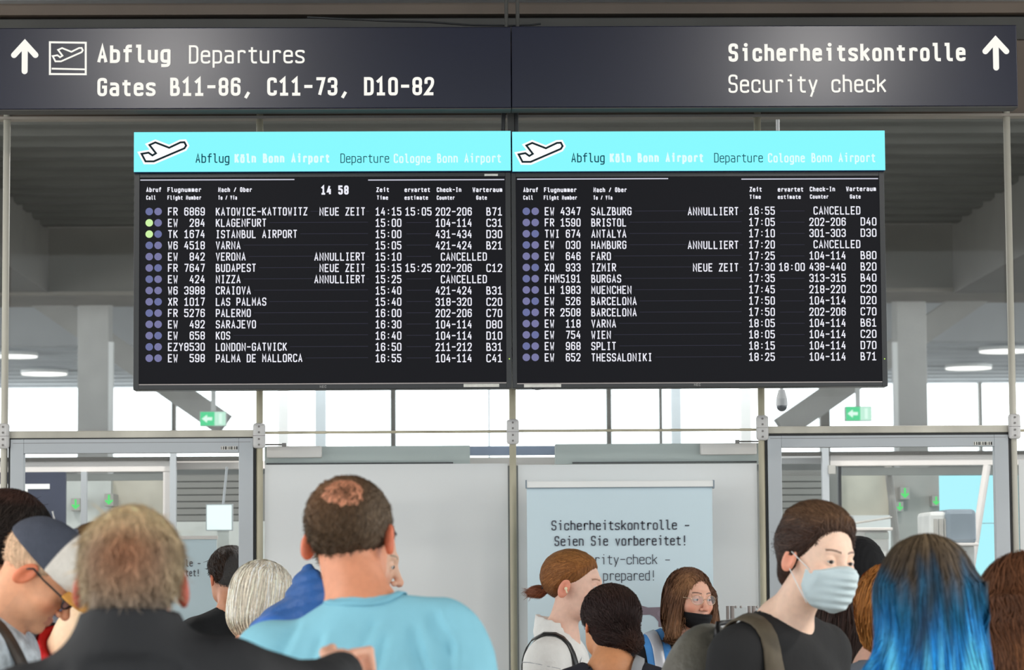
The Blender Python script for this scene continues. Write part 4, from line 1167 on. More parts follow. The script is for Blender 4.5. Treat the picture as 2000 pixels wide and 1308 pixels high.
    for cr in g.get('creases', ()):                                      # single creases: polyline in x, z on the back
        for (ax_, az_), (bx_, bz_) in zip(cr[:-1], cr[1:]):
            dx_, dz_ = bx_ - ax_, bz_ - az_; L2 = dx_ * dx_ + dz_ * dz_
            tt = ((x - ax_) * dx_ + (z - az_) * dz_) / L2; tc = np.clip(tt, 0, 1)
            sd = ((x - ax_) * dz_ - (z - az_) * dx_) / math.sqrt(L2)
            dd = np.sqrt((x - ax_ - dx_ * tc) ** 2 + (z - az_ - dz_ * tc) ** 2)
            f = f - .85 * sd * np.exp(-(dd / .016) ** 2) * (y > -.02)
    if g.get('quilt'): f = f - .007 * np.abs(np.sin(np.pi * (z + .25 * y) / g['quilt'])) ** .6
    cut = g.get('hem', -.70); f = smax(f, -(z - cut), .01)
    if g.get('short'):
        for a in arms:                                                   # sleeve ends
            ax = (a[1] - a[0]) / np.linalg.norm(a[1] - a[0]); e = a[0] + (a[1] - a[0]) * g.get('sleeve', .75)
            dist = (x - e[0]) * ax[0] + (y - e[1]) * ax[1] + (z - e[2]) * ax[2]
            near = cap(q, a[0], a[1], .11)
            f = np.where(near < 0, smax(f, dist, .008), f)
    nk = g.get('neckhole', ((0, .035, .035), (0, -.035, .06), .066))
    if g.get('collar'):
        c = g['collar']                                                  # height, radius, tilt
        zz = z - (c.get('z', .02)) + c.get('tilt', .35) * (-y); rr = np.sqrt(x * x + (y - .015) ** 2)
        ring = np.maximum(np.abs(rr - c['r'] + .12 * zz) - .007, np.abs(zz) - c['h'])
        if c.get('open'): ring = smax(ring, -(y + c['open'] + np.abs(x) * 0), .01)
        f = smin(f, ring, c.get('k', .02))
    f = smax(f, -cap(q, nk[0], nk[1], nk[2]), .008)
    if nk[2] > 0: f = smax(f, -cap(q, nk[0], (nk[0][0], nk[0][1] - .03, nk[0][2] + .2), nk[2]), .008)
    V, Q = surface_net(f, lo, gres)
    col = None
    if 'col' in g: col = g['col'](V)
    top = np_mesh(g['name'], V @ Rb.T + N, Q, g['mat'], root, col)
    # ---- hands and legs (below the picture)
    for k, a in enumerate(arms):
        if spec.get('hands', True):
            dd = (a[2] - a[1]) / np.linalg.norm(a[2] - a[1])
            rot = np.array(Vector((0, 0, -1)).rotation_difference(Vector(dd.tolist())).to_matrix(), f32)
            HV = HAND[0].copy()
            if k == 0: HV[:, 0] *= -1
            Qh = HAND[1] if k else HAND[1][:, ::-1]
            HV = HV @ rot.T + a[2] + dd * .01
            np_mesh('hand', HV.astype(f32) @ Rb.T + N, Qh, M_skin, root, np.tile(L3(H.get('skin', (222, 170, 140))), (len(HV), 1)))
        if g.get('short'):
            q, lo = grid(np.minimum(np.minimum(a[0], a[1]), a[2]) - .06, np.maximum(np.maximum(a[0], a[1]), a[2]) + .06, .008)
            fa = smin(cap(q, a[0], a[1], .046, .041), cap(q, a[1], a[2], .041, .029), .02)
            V, Q = surface_net(fa, lo, .008)
            np_mesh('forearm', V @ Rb.T + N, Q, M_skin, root, np.tile(L3(H.get('skin', (222, 170, 140))), (len(V), 1)))
    zf = -float(N[2])
    if spec.get('legs', True):
        q, lo = grid((-.24, -.2, zf + .05), (.24, .2, -.58), .024)
        hz = -.70
        f = ell(q, (0, 0, hz), (.165, .12, .13))
        for sx in (-1, 1):
            kn = (sx * .10, -.015, (hz + zf) / 2 + .02)
            f = smin(f, smin(cap(q, (sx * .085, 0, hz), kn, .082, .062), cap(q, kn, (sx * .105, .02, zf + .07), .062, .052), .03), .03)
        V, Q = surface_net(f, lo, .024); np_mesh('trousers', V @ Rb.T + N, Q, M_trouser, root)
        for sx in (-1, 1):
            q, lo = grid((sx * .105 - .06, -.21, zf - .004), (sx * .105 + .06, .08, zf + .12), .016)
            f = smax(smin(ell(q, (sx * .105, -.07, zf + .03), (.048, .13, .04)), cap(q, (sx * .105, .02, zf + .05), (sx * .105, .02, zf + .1), .045), .03), -(q[2] - zf), .004)
            V, Q = surface_net(f, lo, .016); np_mesh('shoe', V @ Rb.T + N, Q, M_shoe, root)
    ctx = dict(root=root, O=O, Rh=Rh, Rb=Rb, N=N, Mh=Mh, Mb=Mb, H=H, s=s, torso=torso, toh=toh,
               hw=lambda p: Vector((Rh @ (np.array(p, f32) * s) + O).tolist()), bw=lambda p: Vector((Rb @ np.array(p, f32) + N).tolist()))
    return ctx

def headwear(ctx, name, fld, lo, hi, res, material, colf=None):
    """a mesh in the head's own frame (hair, cap, mask)"""
    res = res * 1.15 if res > .003 else res
    q, l = grid(np.array(lo), np.array(hi), res)
    F = fld(q); V, Q = surface_net(F, l, res)
    c = colf(V) if colf else None
    o = np_mesh(name, V @ ctx['Rh'].T + ctx['O'], Q, material, ctx['root'], c)
    return o, V

def on_body(ctx, pts, off=.004, iters=4):
    """push body-frame points onto the outside of the clothes"""
    p = np.array(pts, f32)
    fl = lambda a: ctx['torso']((a[:, 0], a[:, 1], a[:, 2]))
    for _ in range(iters):
        f0 = fl(p); g = np.stack([fl(p + np.eye(3, dtype=f32)[a] * .003) - f0 for a in range(3)], 1)
        g /= np.linalg.norm(g, axis=1, keepdims=True) + 1e-9
        p = p - g * (f0 - off)[:, None]
    return p

def strap(ctx, name, pts, width, material, off=.006, n=26, thick=.004, parent=None):
    """a flat band lying over the clothes along body-frame points"""
    pts = np.array(pts, float); t = np.linspace(0, len(pts) - 1, n)
    c = np.stack([np.interp(t, np.arange(len(pts)), pts[:, i]) for i in range(3)], 1)
    for _ in range(2): c[1:-1] = (c[:-2] + c[1:-1] * 2 + c[2:]) / 4
    c = on_body(ctx, c, off)
    fl = lambda a: ctx['torso']((a[:, 0], a[:, 1], a[:, 2]))
    f0 = fl(c); g = np.stack([fl(c + np.eye(3, dtype=f32)[a] * .003) - f0 for a in range(3)], 1); g /= np.linalg.norm(g, axis=1, keepdims=True) + 1e-9
    d = np.gradient(c, axis=0); d /= np.linalg.norm(d, axis=1, keepdims=True) + 1e-9
    s = np.cross(d, g); s /= np.linalg.norm(s, axis=1, keepdims=True) + 1e-9
    V = np.stack([c - s * width / 2, c - s * width / 2 * .9 + g * thick, c + s * width / 2 * .9 + g * thick, c + s * width / 2], 1).reshape(-1, 3)
    i = np.arange(n - 1)[:, None] * 4
    Q = np.concatenate([np.stack([i[:, 0] + a, i[:, 0] + b, i[:, 0] + b + 4, i[:, 0] + a + 4], 1) for a, b in ((0, 1), (1, 2), (2, 3), (3, 0))])
    return np_mesh(name, V.astype(f32) @ ctx['Rb'].T + ctx['N'], Q, material, parent or ctx['root'])

def const_col(rgb):
    c = L3(rgb)
    return lambda p, *a: np.tile(c, (len(p), 1))

def short_hair(ctx, rgb, thick=.012, line=SHORT, n=3500, length=.03, width=.0016, colf=None, dirf=None, seed=1, extra=None, res=.004, lift=(.0, .004), jitter=.5):
    H, s = ctx['H'], ctx['s']
    Hn = dict(H, face=False)
    def fld(q):
        qs = tuple(a / s for a in q)
        f = smin(ell(qs, (0, .018, .030), (.075, .096, .082)), ell(qs, (0, -.02, .0), (.064, .062, .075)), .03) * s
        t = thick if not callable(thick) else thick(qs)
        t = t * np.clip((qs[2] - hairline(qs[1], line)) / .04, .02, 1)
        f = f - t * s + .0015 * noise3(q, 150, seed)
        if extra: f = smin(f, extra(qs) * s, .02)
        r = (hairline(qs[1], line) - qs[2]) * s
        return smax(f, r, .012)
    cf = colf or const_col(rgb)
    o, V = headwear(ctx, 'hair', fld, (-.125 * s, -.13 * s, -.13 * s), (.125 * s, .17 * s, .15 * s), res, M_hairm, lambda V: cf(V, V, np.zeros(len(V))))
    df = dirf or (lambda p, r, t: np.stack([p[:, 0] * 3, .35 + p[:, 1] * 4, -.55 + 0 * p[:, 0]], 1))
    strands('hair_strands', fld, V, n, df, length, width, cf, o, ctx['Mh'], seg=4, material=M_hair, seed=seed, lift=lift, jitter=jitter)
    return o, fld, V

def long_hair(ctx, fld, lo, hi, colf, n=4500, length=.22, width=.0026, seed=1, res=.005, dirf=None, lift=(.0, .005), jitter=.18, seg=10, name='hair', mask=None, stick=True):
    if ctx['s'] != 1.0:
        f0_, s_ = fld, ctx['s']; fld = lambda q: f0_(tuple(a / s_ for a in q)) * s_
        lo, hi = np.array(lo) * s_, np.array(hi) * s_
    o, V = headwear(ctx, name, fld, lo, hi, res, M_hairm, lambda V: colf(V, V, np.clip((.12 - V[:, 2]) / .4, 0, 1)))
    df = dirf or (lambda p, r, t: np.stack([p[:, 0] * 1.5, .2 + 0 * p[:, 1], -1 + 0 * p[:, 0]], 1))
    m = mask(V) if mask else None
    strands('hair_strands', fld, V, n, df, length, width, colf, o, ctx['Mh'], seg=seg, material=M_hair, seed=seed, lift=lift, jitter=jitter, mask=m, stick=stick)
    return o

def face_mask(ctx, rgb, region, off=.0075, name='face_mask', res=.003, pleat=.0016):
    def fld(q):
        f = head_field(q, dict(ctx['H'], face=True)); s = ctx['s']; qs = tuple(a / s for a in q)
        f = smin(f, ell(qs, (0, -.088, -.06), (.034, .026, .045)) * s, .03)
        f = f - off + pleat * np.sin(qs[2] * 330) * np.clip(1 - np.abs(qs[0]) / .06, 0, 1)
        return smax(f, region(qs) * s, .004)
    s = ctx['s']
    return headwear(ctx, name, fld, (-.1 * s, -.15 * s, -.16 * s), (.1 * s, .03 * s, .0), res, cloth('mask_' + str(rgb), rgb, .75, .15, .03))[0]

def glasses(ctx, material, lens=None, r=(.0245, .018), wire=.0013, drop=0.0, bridge_y=-.1):
    s = ctx['s']; g = None
    for sx in (-1, 1):
        pts = [ctx['hw']((sx * .033 + r[0] * math.cos(a) * 1.0, bridge_y + abs(math.cos(a) * sx * .5 + .5) * .012 * (1 if True else 0), -.009 - drop + r[1] * math.sin(a))) for a in np.linspace(0, 2 * math.pi, 25)]
        o = sweep('glasses_rim' if g else 'glasses', pts, wire, material, ctx['root'] if not g else g, seg=6)
        if g is None: g = o
        if lens:
            mesh_obj('lens', [tuple(p) for p in pts[:-1]], [tuple(range(24))], lens, g)
        sweep('temple', [ctx['hw'](p) for p in ((sx * .057, bridge_y + .010, -.004 - drop), (sx * .071, bridge_y + .025, -.002 - drop), (sx * .082, -.03, .002), (sx * .087, .005, .008), (sx * .085, .022, -.006))], wire * 1.15, material, g, seg=6)
    sweep('bridge', [ctx['hw'](p) for p in ((-.0095, bridge_y - .001, -.006 - drop), (0, bridge_y - .006, -.003 - drop), (.0095, bridge_y - .001, -.006 - drop))], wire, material, g, seg=6)
    return g

# ------------------------------------------------------------------ the people in the crowd
def gauss(p, c, r): return np.exp(-(((p[:, 0] - c[0]) ** 2 + (p[:, 1] - c[1]) ** 2 + (p[:, 2] - c[2]) ** 2) / r ** 2))
def mixc(base, *layers):
    """colour layers: (weight array, rgb)"""
    c = base
    for w_, rgb in layers:
        w_ = np.clip(w_, 0, 1)[:, None]; c = c * (1 - w_) + L3(rgb) * w_
    return c

# 1 man in the dark jacket, nearest, seen from behind
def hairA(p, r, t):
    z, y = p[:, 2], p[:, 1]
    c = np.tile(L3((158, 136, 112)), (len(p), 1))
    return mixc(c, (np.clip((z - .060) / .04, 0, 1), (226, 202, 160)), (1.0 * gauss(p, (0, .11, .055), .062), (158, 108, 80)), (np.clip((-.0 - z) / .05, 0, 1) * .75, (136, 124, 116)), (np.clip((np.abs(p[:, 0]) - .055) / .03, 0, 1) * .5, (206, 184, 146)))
a = person(dict(label='grey blond man in a black jacket, nearest, seen from behind', at=(259, 1132), Y=4.8, face=(180, -6, 0), neck=(0, .0, -.030), sw=.165, shoulder_tilt=-.022, neck_r=.058, res=.004,
    head=dict(face=False, skin=(206, 138, 112), ear_out=.005, ears=(186, 84, 66)),
    arms=[((-.185, .0, -.055), (-.300, -.13, -.075), (-.335, -.36, -.052)), ((.185, .02, -.10), (.25, .03, -.38), (.2, -.08, -.6))], hands=False,
    top=dict(name='jacket', mat=cloth('black_jacket', (44, 44, 46), .75, .3), arm=.066, w=1.12, d=1.1, wrinkle=.006, folds=.012, creases=[[(-.10, -.02), (-.16, -.10)], [(.09, -.03), (.15, -.12)], [(-.04, -.04), (-.05, -.14)], [(.04, -.05), (.03, -.14)]], collar=dict(r=.080, h=.036, z=.03, tilt=.15, k=.045), neckhole=((0, .02, .055), (0, -.03, .09), .064))))
short_hair(a, None, thick=lambda q: .010 + .004 * np.clip((q[2] - .05) / .05, 0, 1) + .003 * noise3(q, 55, 3), n=9000, length=.036, width=.0020, colf=hairA, seed=3, lift=(.0, .005), jitter=.42,
    line=[(-.11, .085), (-.085, .070), (-.055, .040), (-.035, .018), (-.01, .004), (.02, -.02), (.04, -.08), (.07, -.115), (.12, -.125)],
    dirf=lambda p, r, t: np.stack([p[:, 0] * 6, .3 + p[:, 1] * 2, -.7 + p[:, 2] * 4], 1))
# his forward hand, fingers closed round a phone
hp = [np.array(p) for p in ((-.335, -.36, -.052),)][0]
q, lo = grid(hp - (.10, .16, .08), hp + (.10, .05, .09), .004)
f = ell(q, hp + (-.002, -.055, .012), (.030, .050, .034))
f = smin(f, cap(q, hp + (0, .03, 0), hp + (0, -.03, .008), .029, .029), .02)
for k in range(4):
    b0 = hp + (-.022 + .012 * k, -.085 - .004 * (k % 2), .036 - .004 * k); b1 = b0 + (-.030, -.022, .004); b2 = b1 + (-.006, .012, -.034 + .003 * k)
    f = smin(f, smin(cap(q, b0, b1, .0092, .0088), cap(q, b1, b2, .0088, .0076), .003), .006)
f = smin(f, smin(cap(q, hp + (.018, -.03, .02), hp + (.028, -.07, .038), .0125, .0105), cap(q, hp + (.028, -.07, .038), hp + (.016, -.1, .046), .0105, .0085), .004), .012)
V, Q = surface_net(f, lo, .004)
np_mesh('hand', V @ a['Rb'].T + a['N'], Q, M_skin, a['root'], np.tile(L3((226, 172, 146)), (len(V), 1)))

# 2 man in the light blue T-shirt
def hairB(p, r, t):
    c = np.tile(L3((84, 66, 50)), (len(p), 1))
    return mixc(c, (gauss(p, (.02, .07, .085), .055) * .9, (150, 112, 84)), (np.clip((np.abs(p[:, 0]) - .045) / .04, 0, 1) * .55, (124, 108, 92)), (np.clip((-.01 - p[:, 2]) / .05, 0, 1) * .5, (98, 82, 68)))
b = person(dict(label='man with thinning hair in a light blue T-shirt, seen from behind', at=(686, 1046), Y=6.0, face=(163, 4, 3), body_yaw=166, neck=(-.045, .015, -.075), sw=.185, shoulder_tilt=-.035, neck_r=.066, res=.004,
    head=dict(face=False, s=1.06, skin=(222, 150, 116), ear_out=.005, ears=(220, 116, 84)),
    top=dict(name='t_shirt', mat=cloth('sky_blue_cotton', (138, 198, 216), .85, .2, .04), short=True, arm=.077, w=1.28, d=1.25, wrinkle=.006, res=.007, creases=[[(-.050, -.025), (-.012, -.12)], [(-.074, -.05), (-.062, -.16)], [(.125, -.03), (.165, -.13)], [(-.175, .003), (-.215, -.061), (-.21, -.15)], [(-.135, -.03), (-.18, -.15)], [(.06, -.05), (.085, -.16)], [(.02, -.09), (.0, -.2)]], sleeve=.85, neckhole=((0, .015, .088), (0, -.05, .09), .074))))
short_hair(b, None, thick=lambda q: .0085 - .026 * np.exp(-(((q[0] + .014) ** 2 + (q[1] - .085) ** 2 + (q[2] - .086) ** 2) / .041 ** 2)) + .0028 * noise3(q, 330, 3), n=9000, length=.012, width=.0015, colf=hairB, seed=5, lift=(.0, .003), jitter=.5,
    line=[(-.11, .085), (-.085, .070), (-.055, .040), (-.035, .015), (-.01, -.02), (.02, -.045), (.05, -.08), (.12, -.09)])
_r = np.random.default_rng(4); _d = np.array((-.014, .085, .086)) + _r.normal(0, .022, (4000, 3)); _hf = lambda q: head_field(q, dict(b['H'], face=False))
_d = (_d * b['s']).astype(f32)
for _ in range(8):                                       # roots onto the scalp
    _f = _hf(tuple(_d.T)); _g = np.stack([_hf(tuple((_d + np.eye(3, dtype=f32)[k] * .002).T)) - _f for k in range(3)], 1); _d = _d - _g / (np.linalg.norm(_g, axis=1, keepdims=True) + 1e-9) * _f[:, None]
strands('thin_hair_strands', _hf, _d, 260, lambda p, r, t: np.stack([p[:, 0] * 4 + .2, .3 + 0 * p[:, 1], -.5 + 0 * p[:, 0]], 1), .016, .0011, const_col((96, 70, 52)), b['root'], b['Mh'], seg=4, material=M_hair, seed=6, lift=(.0005, .0025), jitter=.5, stick=True)
strap(b, 'collar_band', [(.080 * math.cos(t), .012 + .080 * math.sin(t), .03) for t in np.linspace(-.3, math.pi + .3, 22)], .016, cloth('sky_blue_rib', (126, 186, 206)), off=.001, n=40, thick=.002)
sweep('temple', [b['hw'](p) for p in ((-.066, -.085, .004), (-.078, -.05, .004), (-.084, -.01, .006), (-.085, .012, -.004))], .0022, M_black, b['root'], seg=6)

# 3 man in the two-tone cap, looking down
c = person(dict(label='man in a grey and white cap and glasses looking down, far left', at=(80, 1118), Y=6.6, face=(86, 40, 0), body_yaw=80, neck=(0, .035, -.075), sw=.16, neck_r=.062, res=.0028,
    head=dict(skin=(226, 162, 124), jaw=1.12, brow=(150, 120, 96), s=.97, lips=(190, 110, 96), stubble=(200, 150, 120)),
    top=dict(name='denim_shirt', mat=mat('washed_denim', (188, 196, 202), .85, 0, .35, 30, bump=.5, bscale=60, spec=.2), arm=.064, w=1.1, d=1.15, wrinkle=.007, collar=dict(r=.074, h=.03, z=.03, tilt=.15, open=.05), neckhole=((0, .01, .05), (0, -.05, .07), .064))))
short_hair(c, (206, 172, 142), thick=.0025, n=1500, length=.010, seed=7)
def capF(q):
    s = c['s']; q = tuple(v / s for v in q)
    f = ell(q, (0, .012, .034), (.089, .111, .094)); f = smin(f, ell(q, (0, -.03, .055), (.078, .08, .065)), .03)
    return smax(f, (.022 - .25 * q[1] * 0 + .12 * q[1] - q[2] * 1.0) - .0, .004) * s + .0012 * noise3(q, 60, 2)
def capcol(V):
    front = np.clip((-.014 - V[:, 1]) / .003, 0, 1)
    return mixc(np.tile(L3((74, 78, 90)), (len(V), 1)), (front, (232, 224, 214)))
cp, _ = headwear(c, 'cap', capF, (-.11, -.14, -.02), (.11, .15, .15), .004, mat('cap_cotton', (0, 0, 0), .85, 0, .08, 30, bump=.25, bscale=150, attr='col', spec=.2), capcol)
def brimF(q):
    s = c['s']; q = tuple(v / s for v in q)
    u = q[2] - (.018 + .10 * (q[1] + .10) * .6 - 3.2 * q[0] ** 2)
    return np.maximum(np.maximum(np.abs(u) - .0035, ell((q[0], q[1], q[2] * 0), (0, -.105, 0), (.078, .078, 1.0))), q[1] + .085)
headwear(c, 'cap_brim', brimF, (-.11, -.21, -.05), (.11, -.05, .06), .0035, cloth('ochre_brim', (206, 146, 70), .8, .2))[0].parent = cp
bm = bmesh.new(); bmesh.ops.create_uvsphere(bm, u_segments=12, v_segments=8, radius=.007, matrix=Matrix.Translation(c['hw']((0, -.0, .129)))); bm_obj('cap_button', bm, cloth('cap_button_cloth', (90, 94, 106)), cp, True)
glasses(c, M_black, glass('lens_glass', (.75, .75, .78), .15), r=(.026, .018), wire=.0022, bridge_y=-.108)
bs = tag(strap(c, 'bag_strap', [(-.05, -.16, -.32), (-.075, -.11, -.12), (-.085, .0, -.0), (-.08, .1, -.1)], .042, mat('brown_leather', (58, 46, 36), .5, 0, .2, 30)), None)
for k in range(3):
    p = on_body(c, [(-.066 - .004 * k, -.145 + .01 * k, -.205 + .034 * k)], .012)[0]
    bm = bmesh.new(); bmesh.ops.create_uvsphere(bm, u_segments=10, v_segments=8, radius=.0045, matrix=Matrix.Translation(c['bw'](p))); bm_obj('stud', bm, M_chrome, bs, True)

# 4 dark haired person behind the cap
d = person(dict(label='dark haired person with a white mask strap, far left edge', at=(24, 1062), Y=7.8, face=(152, 6, 0), neck=(0, .02, -.09), head=dict(skin=(196, 128, 92), face=False, s=1.12), res=.0045,
    top=dict(name='sweater', mat=cloth('pale_jersey', (150, 154, 164)), arm=.06)))
short_hair(d, (44, 34, 32), thick=.022, n=6000, length=.05, width=.0020, seed=9, colf=lambda p, r, t: mixc(np.tile(L3((46, 38, 34)), (len(p), 1)), (np.clip((p[:, 2] - .09) / .03, 0, 1) * .6, (84, 56, 48))),
    line=[(-.11, .085), (-.085, .060), (-.055, .020), (-.035, -.02), (-.01, -.03), (.02, -.05), (.05, -.085), (.12, -.095)])
sweep('mask_strap', [d['hw'](p) for p in ((-.092, -.050, .005), (-.100, -.036, .035), (-.102, -.026, .060), (-.098, -.022, .082))], .0060, M_white, d['root'], flat=.4)

# 5 woman in red, mostly hidden behind the nearest man
e = person(dict(label='woman in a red top with bare shoulders, between the cap and the nearest man', at=(200, 1112), Y=7.3, face=(150, 8, 0), neck=(0, .02, -.075), head=dict(skin=(238, 204, 170), face=False, s=.96), res=.005, sw=.135,
    top=dict(name='red_top', mat=cloth('red_cloth', (178, 24, 26)), arm=.045, short=True, sleeve=.25, neckhole=((0, .03, -.0), (0, -.04, .05), .098), w=.92)))
short_hair(e, (92, 70, 52), thick=.015, n=2000, length=.05, seed=10)
strap(e, 'striped_strap', [(.13, -.11, -.16), (.125, -.06, -.05), (.12, .02, -.01), (.12, .09, -.08), (.13, .11, -.2)], .05, mat('striped_webbing', (60, 60, 70), .8, 0, .8, 30, stretch=(1, 1, 4)))

# 6 man in black beyond the left door
g6 = person(dict(label='man in a black shirt standing behind the left glass door', at=(446, 1124), Y=11.9, face=(-152, 6, 0), body_yaw=-168, neck=(0, .02, -.082), head=dict(skin=(214, 150, 118), face=False, s=1.0), res=.005,
    top=dict(name='black_shirt', mat=cloth('black_cotton', (28, 28, 30)), arm=.06, w=1.05, neckhole=((0, .03, .05), (0, -.02, .08), .062))))
short_hair(g6, (48, 36, 30), thick=.014, n=3000, length=.03, width=.003, seed=11)

# 7 blonde woman with a bob
def bobF(q):
    f = ell(q, (0, .022, .028), (.096, .114, .103))
    f = smin(f, ell(q, (0, .030, -.055), (.104, .104, .085)), .05)
    f = smax(f, -(q[2] + .118 + .1 * (q[1] - .03)), .012)
    f = smax(f, -ell(q, (0, -.115, -.06), (.066, .105, .125)), .012)
    return f + .0010 * np.sin(75 * np.arctan2(q[0], q[1] + .01) + 5 * np.sin(20 * q[2]))
g7 = person(dict(label='blonde woman with a chin-length bob, seen from behind', at=(520, 1172), Y=9.0, face=(140, 4, 0), neck=(0, .02, -.085), head=dict(skin=(224, 166, 136), face=False, s=.97), res=.005, sw=.135,
    top=dict(name='white_blouse', mat=cloth('white_cotton', (236, 232, 228)), arm=.052, w=.95, neckhole=((0, .03, .05), (0, -.02, .08), .062))))
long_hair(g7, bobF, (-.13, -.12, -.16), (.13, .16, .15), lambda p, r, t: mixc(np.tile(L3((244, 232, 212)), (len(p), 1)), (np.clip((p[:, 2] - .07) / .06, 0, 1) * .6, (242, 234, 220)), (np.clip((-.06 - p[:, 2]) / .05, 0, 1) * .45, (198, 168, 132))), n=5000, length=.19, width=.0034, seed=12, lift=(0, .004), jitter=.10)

# 8 person in the blue quilted jacket, in profile behind the T-shirt man
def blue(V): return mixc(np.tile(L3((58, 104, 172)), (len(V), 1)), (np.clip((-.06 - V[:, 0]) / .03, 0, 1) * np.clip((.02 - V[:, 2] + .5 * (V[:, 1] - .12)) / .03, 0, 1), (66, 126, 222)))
g8 = person(dict(label='person in a bright blue quilted jacket, mostly hidden by the T-shirt man', at=(703, 1086), Y=7.4, face=(92, 14, 0), body_yaw=90, neck=(0, .03, -.085), head=dict(skin=(228, 184, 158), brow=(150, 130, 110), s=1.04), res=.0034,
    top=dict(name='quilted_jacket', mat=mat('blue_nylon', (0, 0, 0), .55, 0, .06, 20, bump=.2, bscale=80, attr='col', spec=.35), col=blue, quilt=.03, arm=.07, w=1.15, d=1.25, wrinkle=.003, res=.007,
             extra=lambda q: smin(ell(q, (0, .040, .0), (.115, .068, .145)), ell(q, (-.02, .12, -.16), (.17, .115, .20)), .06), neckhole=((0, -.02, .06), (0, -.05, .10), .072))))
short_hair(g8, (112, 88, 62), thick=.011, n=3000, length=.02, seed=13, colf=const_col((120, 94, 66)))
sweep('piping', [g8['bw'](p) for p in on_body(g8, [(-.06 - .075 * t, .10 + .10 * t ** .7, .12 - .30 * t) for t in np.linspace(0, 1, 14)], .0).tolist()], .0035, M_black, g8['root'])

# 9 woman with the small bun, white denim jacket
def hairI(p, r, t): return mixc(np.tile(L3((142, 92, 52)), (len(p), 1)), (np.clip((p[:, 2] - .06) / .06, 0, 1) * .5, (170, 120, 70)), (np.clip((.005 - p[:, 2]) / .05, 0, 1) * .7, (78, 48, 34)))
g9 = person(dict(label='woman with a small low bun in a white denim jacket, in profile before the banner', at=(1123, 1141), Y=9.9, face=(70, 2, 0), body_yaw=72, neck=(0, .02, -.10), head=dict(skin=(232, 190, 170), brow=(140, 90, 64), s=1.0, look=(.1, -1, -.1)), res=.0026, sw=.14, neck_r=.050,
    top=dict(name='denim_jacket', mat=mat('white_denim', (232, 231, 228), .85, 0, .05, 20, bump=.3, bscale=120, spec=.2), arm=.062, w=1.05, wrinkle=.005, folds=.004, collar=dict(r=.072, h=.034, z=.03, tilt=.25, open=.045), neckhole=((0, .01, .04), (0, -.05, .06), .062))))
LINEI = [(-.11, .090), (-.092, .078), (-.07, .050), (-.045, .022), (-.02, .006), (.01, -.004), (.035, -.03), (.06, -.07), (.12, -.085)]
short_hair(g9, None, thick=.012, line=LINEI, n=6000, length=.06, width=.0016, colf=hairI, seed=14, lift=(0, .0015), jitter=.08, dirf=lambda p, r, t: np.stack([-p[:, 0] * 2, .10 - p[:, 1], -.02 - p[:, 2]], 1) * 5, res=.0036)
def bunF(q): return smin(ell(q, (0, .138, -.030), (.024, .026, .022)), cap(q, (0, .100, -.02), (0, .12, -.024), .012), .012) + .002 * noise3(q, 140, 2)
bo, bV = headwear(g9, 'bun', bunF, (-.05, .09, -.07), (.05, .19, .02), .003, M_hairm, lambda V: np.tile(L3((116, 62, 44)), (len(V), 1)))
strands('bun_strands', bunF, bV, 900, lambda p, r, t: np.stack([0 * p[:, 0], 1 + 0 * p[:, 0], -.2 + 0 * p[:, 0]], 1), .035, .0016, const_col((128, 74, 50)), bo, g9['Mh'], seg=4, material=M_hair, seed=3, jitter=.5)
sweep('hair_tie', [g9['hw']((.014 * math.cos(t), .116, -.021 + .014 * math.sin(t))) for t in np.linspace(0, 2 * math.pi, 14)], .0035, M_black, bo)
bm = bmesh.new(); p = g9['hw']((-.0845, .006, -.014)); bmesh.ops.create_uvsphere(bm, u_segments=10, v_segments=8, radius=.006, matrix=Matrix.Translation(p)); add_tube(bm, p, p + Vector((.004, -.004, -.016)), .0028, seg=8)
bm_obj('earbud', bm, mat('earbud_gold', (238, 224, 190), .3), g9['root'], True)
for pts in ([(-.19, -.06, -.10), (-.185, .0, -.075), (-.17, .06, -.08)], [(-.03, -.10, -.05), (-.08, -.105, -.10), (-.15, -.085, -.15)], [(-.13, -.11, -.14), (-.12, -.12, -.3)]):
    sweep('seam', [g9['bw'](p) for p in on_body(g9, [tuple(np.array(pts[0]) * (1 - t) + np.array(pts[-1]) * t) for t in np.linspace(0, 1, 12)], .002).tolist()], .0016, mat('denim_seam', (176, 178, 182), .8), g9['root'], seg=5)
strap(g9, 'bag_strap', [(-.10, -.14, -.30), (-.10, -.12, -.14), (-.10, -.02, .0), (-.11, .08, -.05), (-.14, .13, -.16), (-.16, .14, -.32)], .026, M_black)

# 10 dark haired woman seen from behind
def rollF(q):
    f = ell(q, (0, .020, .026), (.098, .112, .100))
    f = smin(f, ell(q, (-.02, .052, -.062), (.082, .066, .042)), .04)
    f = smin(f, ell(q, (-.060, .055, -.060), (.040, .045, .032)), .02)
    f = smax(f, hairline(q[1], [(-.12, .085), (-.085, .06), (-.05, .02), (-.02, -.02), (.0, -.035), (.03, -.075), (.06, -.105), (.13, -.105)]) - q[2], .014)
    return f + .0016 * np.sin(90 * np.arctan2(q[0], q[2] + .05))
g10 = person(dict(label='woman with dark hair rolled up at the nape, seen from behind', at=(1188, 1214), Y=9.3, face=(-160, 4, -6), body_yaw=-172, neck=(0, .02, -.062), head=dict(skin=(218, 152, 108), face=False, s=.99), res=.0045, sw=.145, neck_r=.052,
    top=dict(name='dark_top', mat=cloth('navy_black_jersey', (44, 44, 52)), arm=.055, w=1.0, neckhole=((0, .02, .012), (0, -.04, .06), .088))))
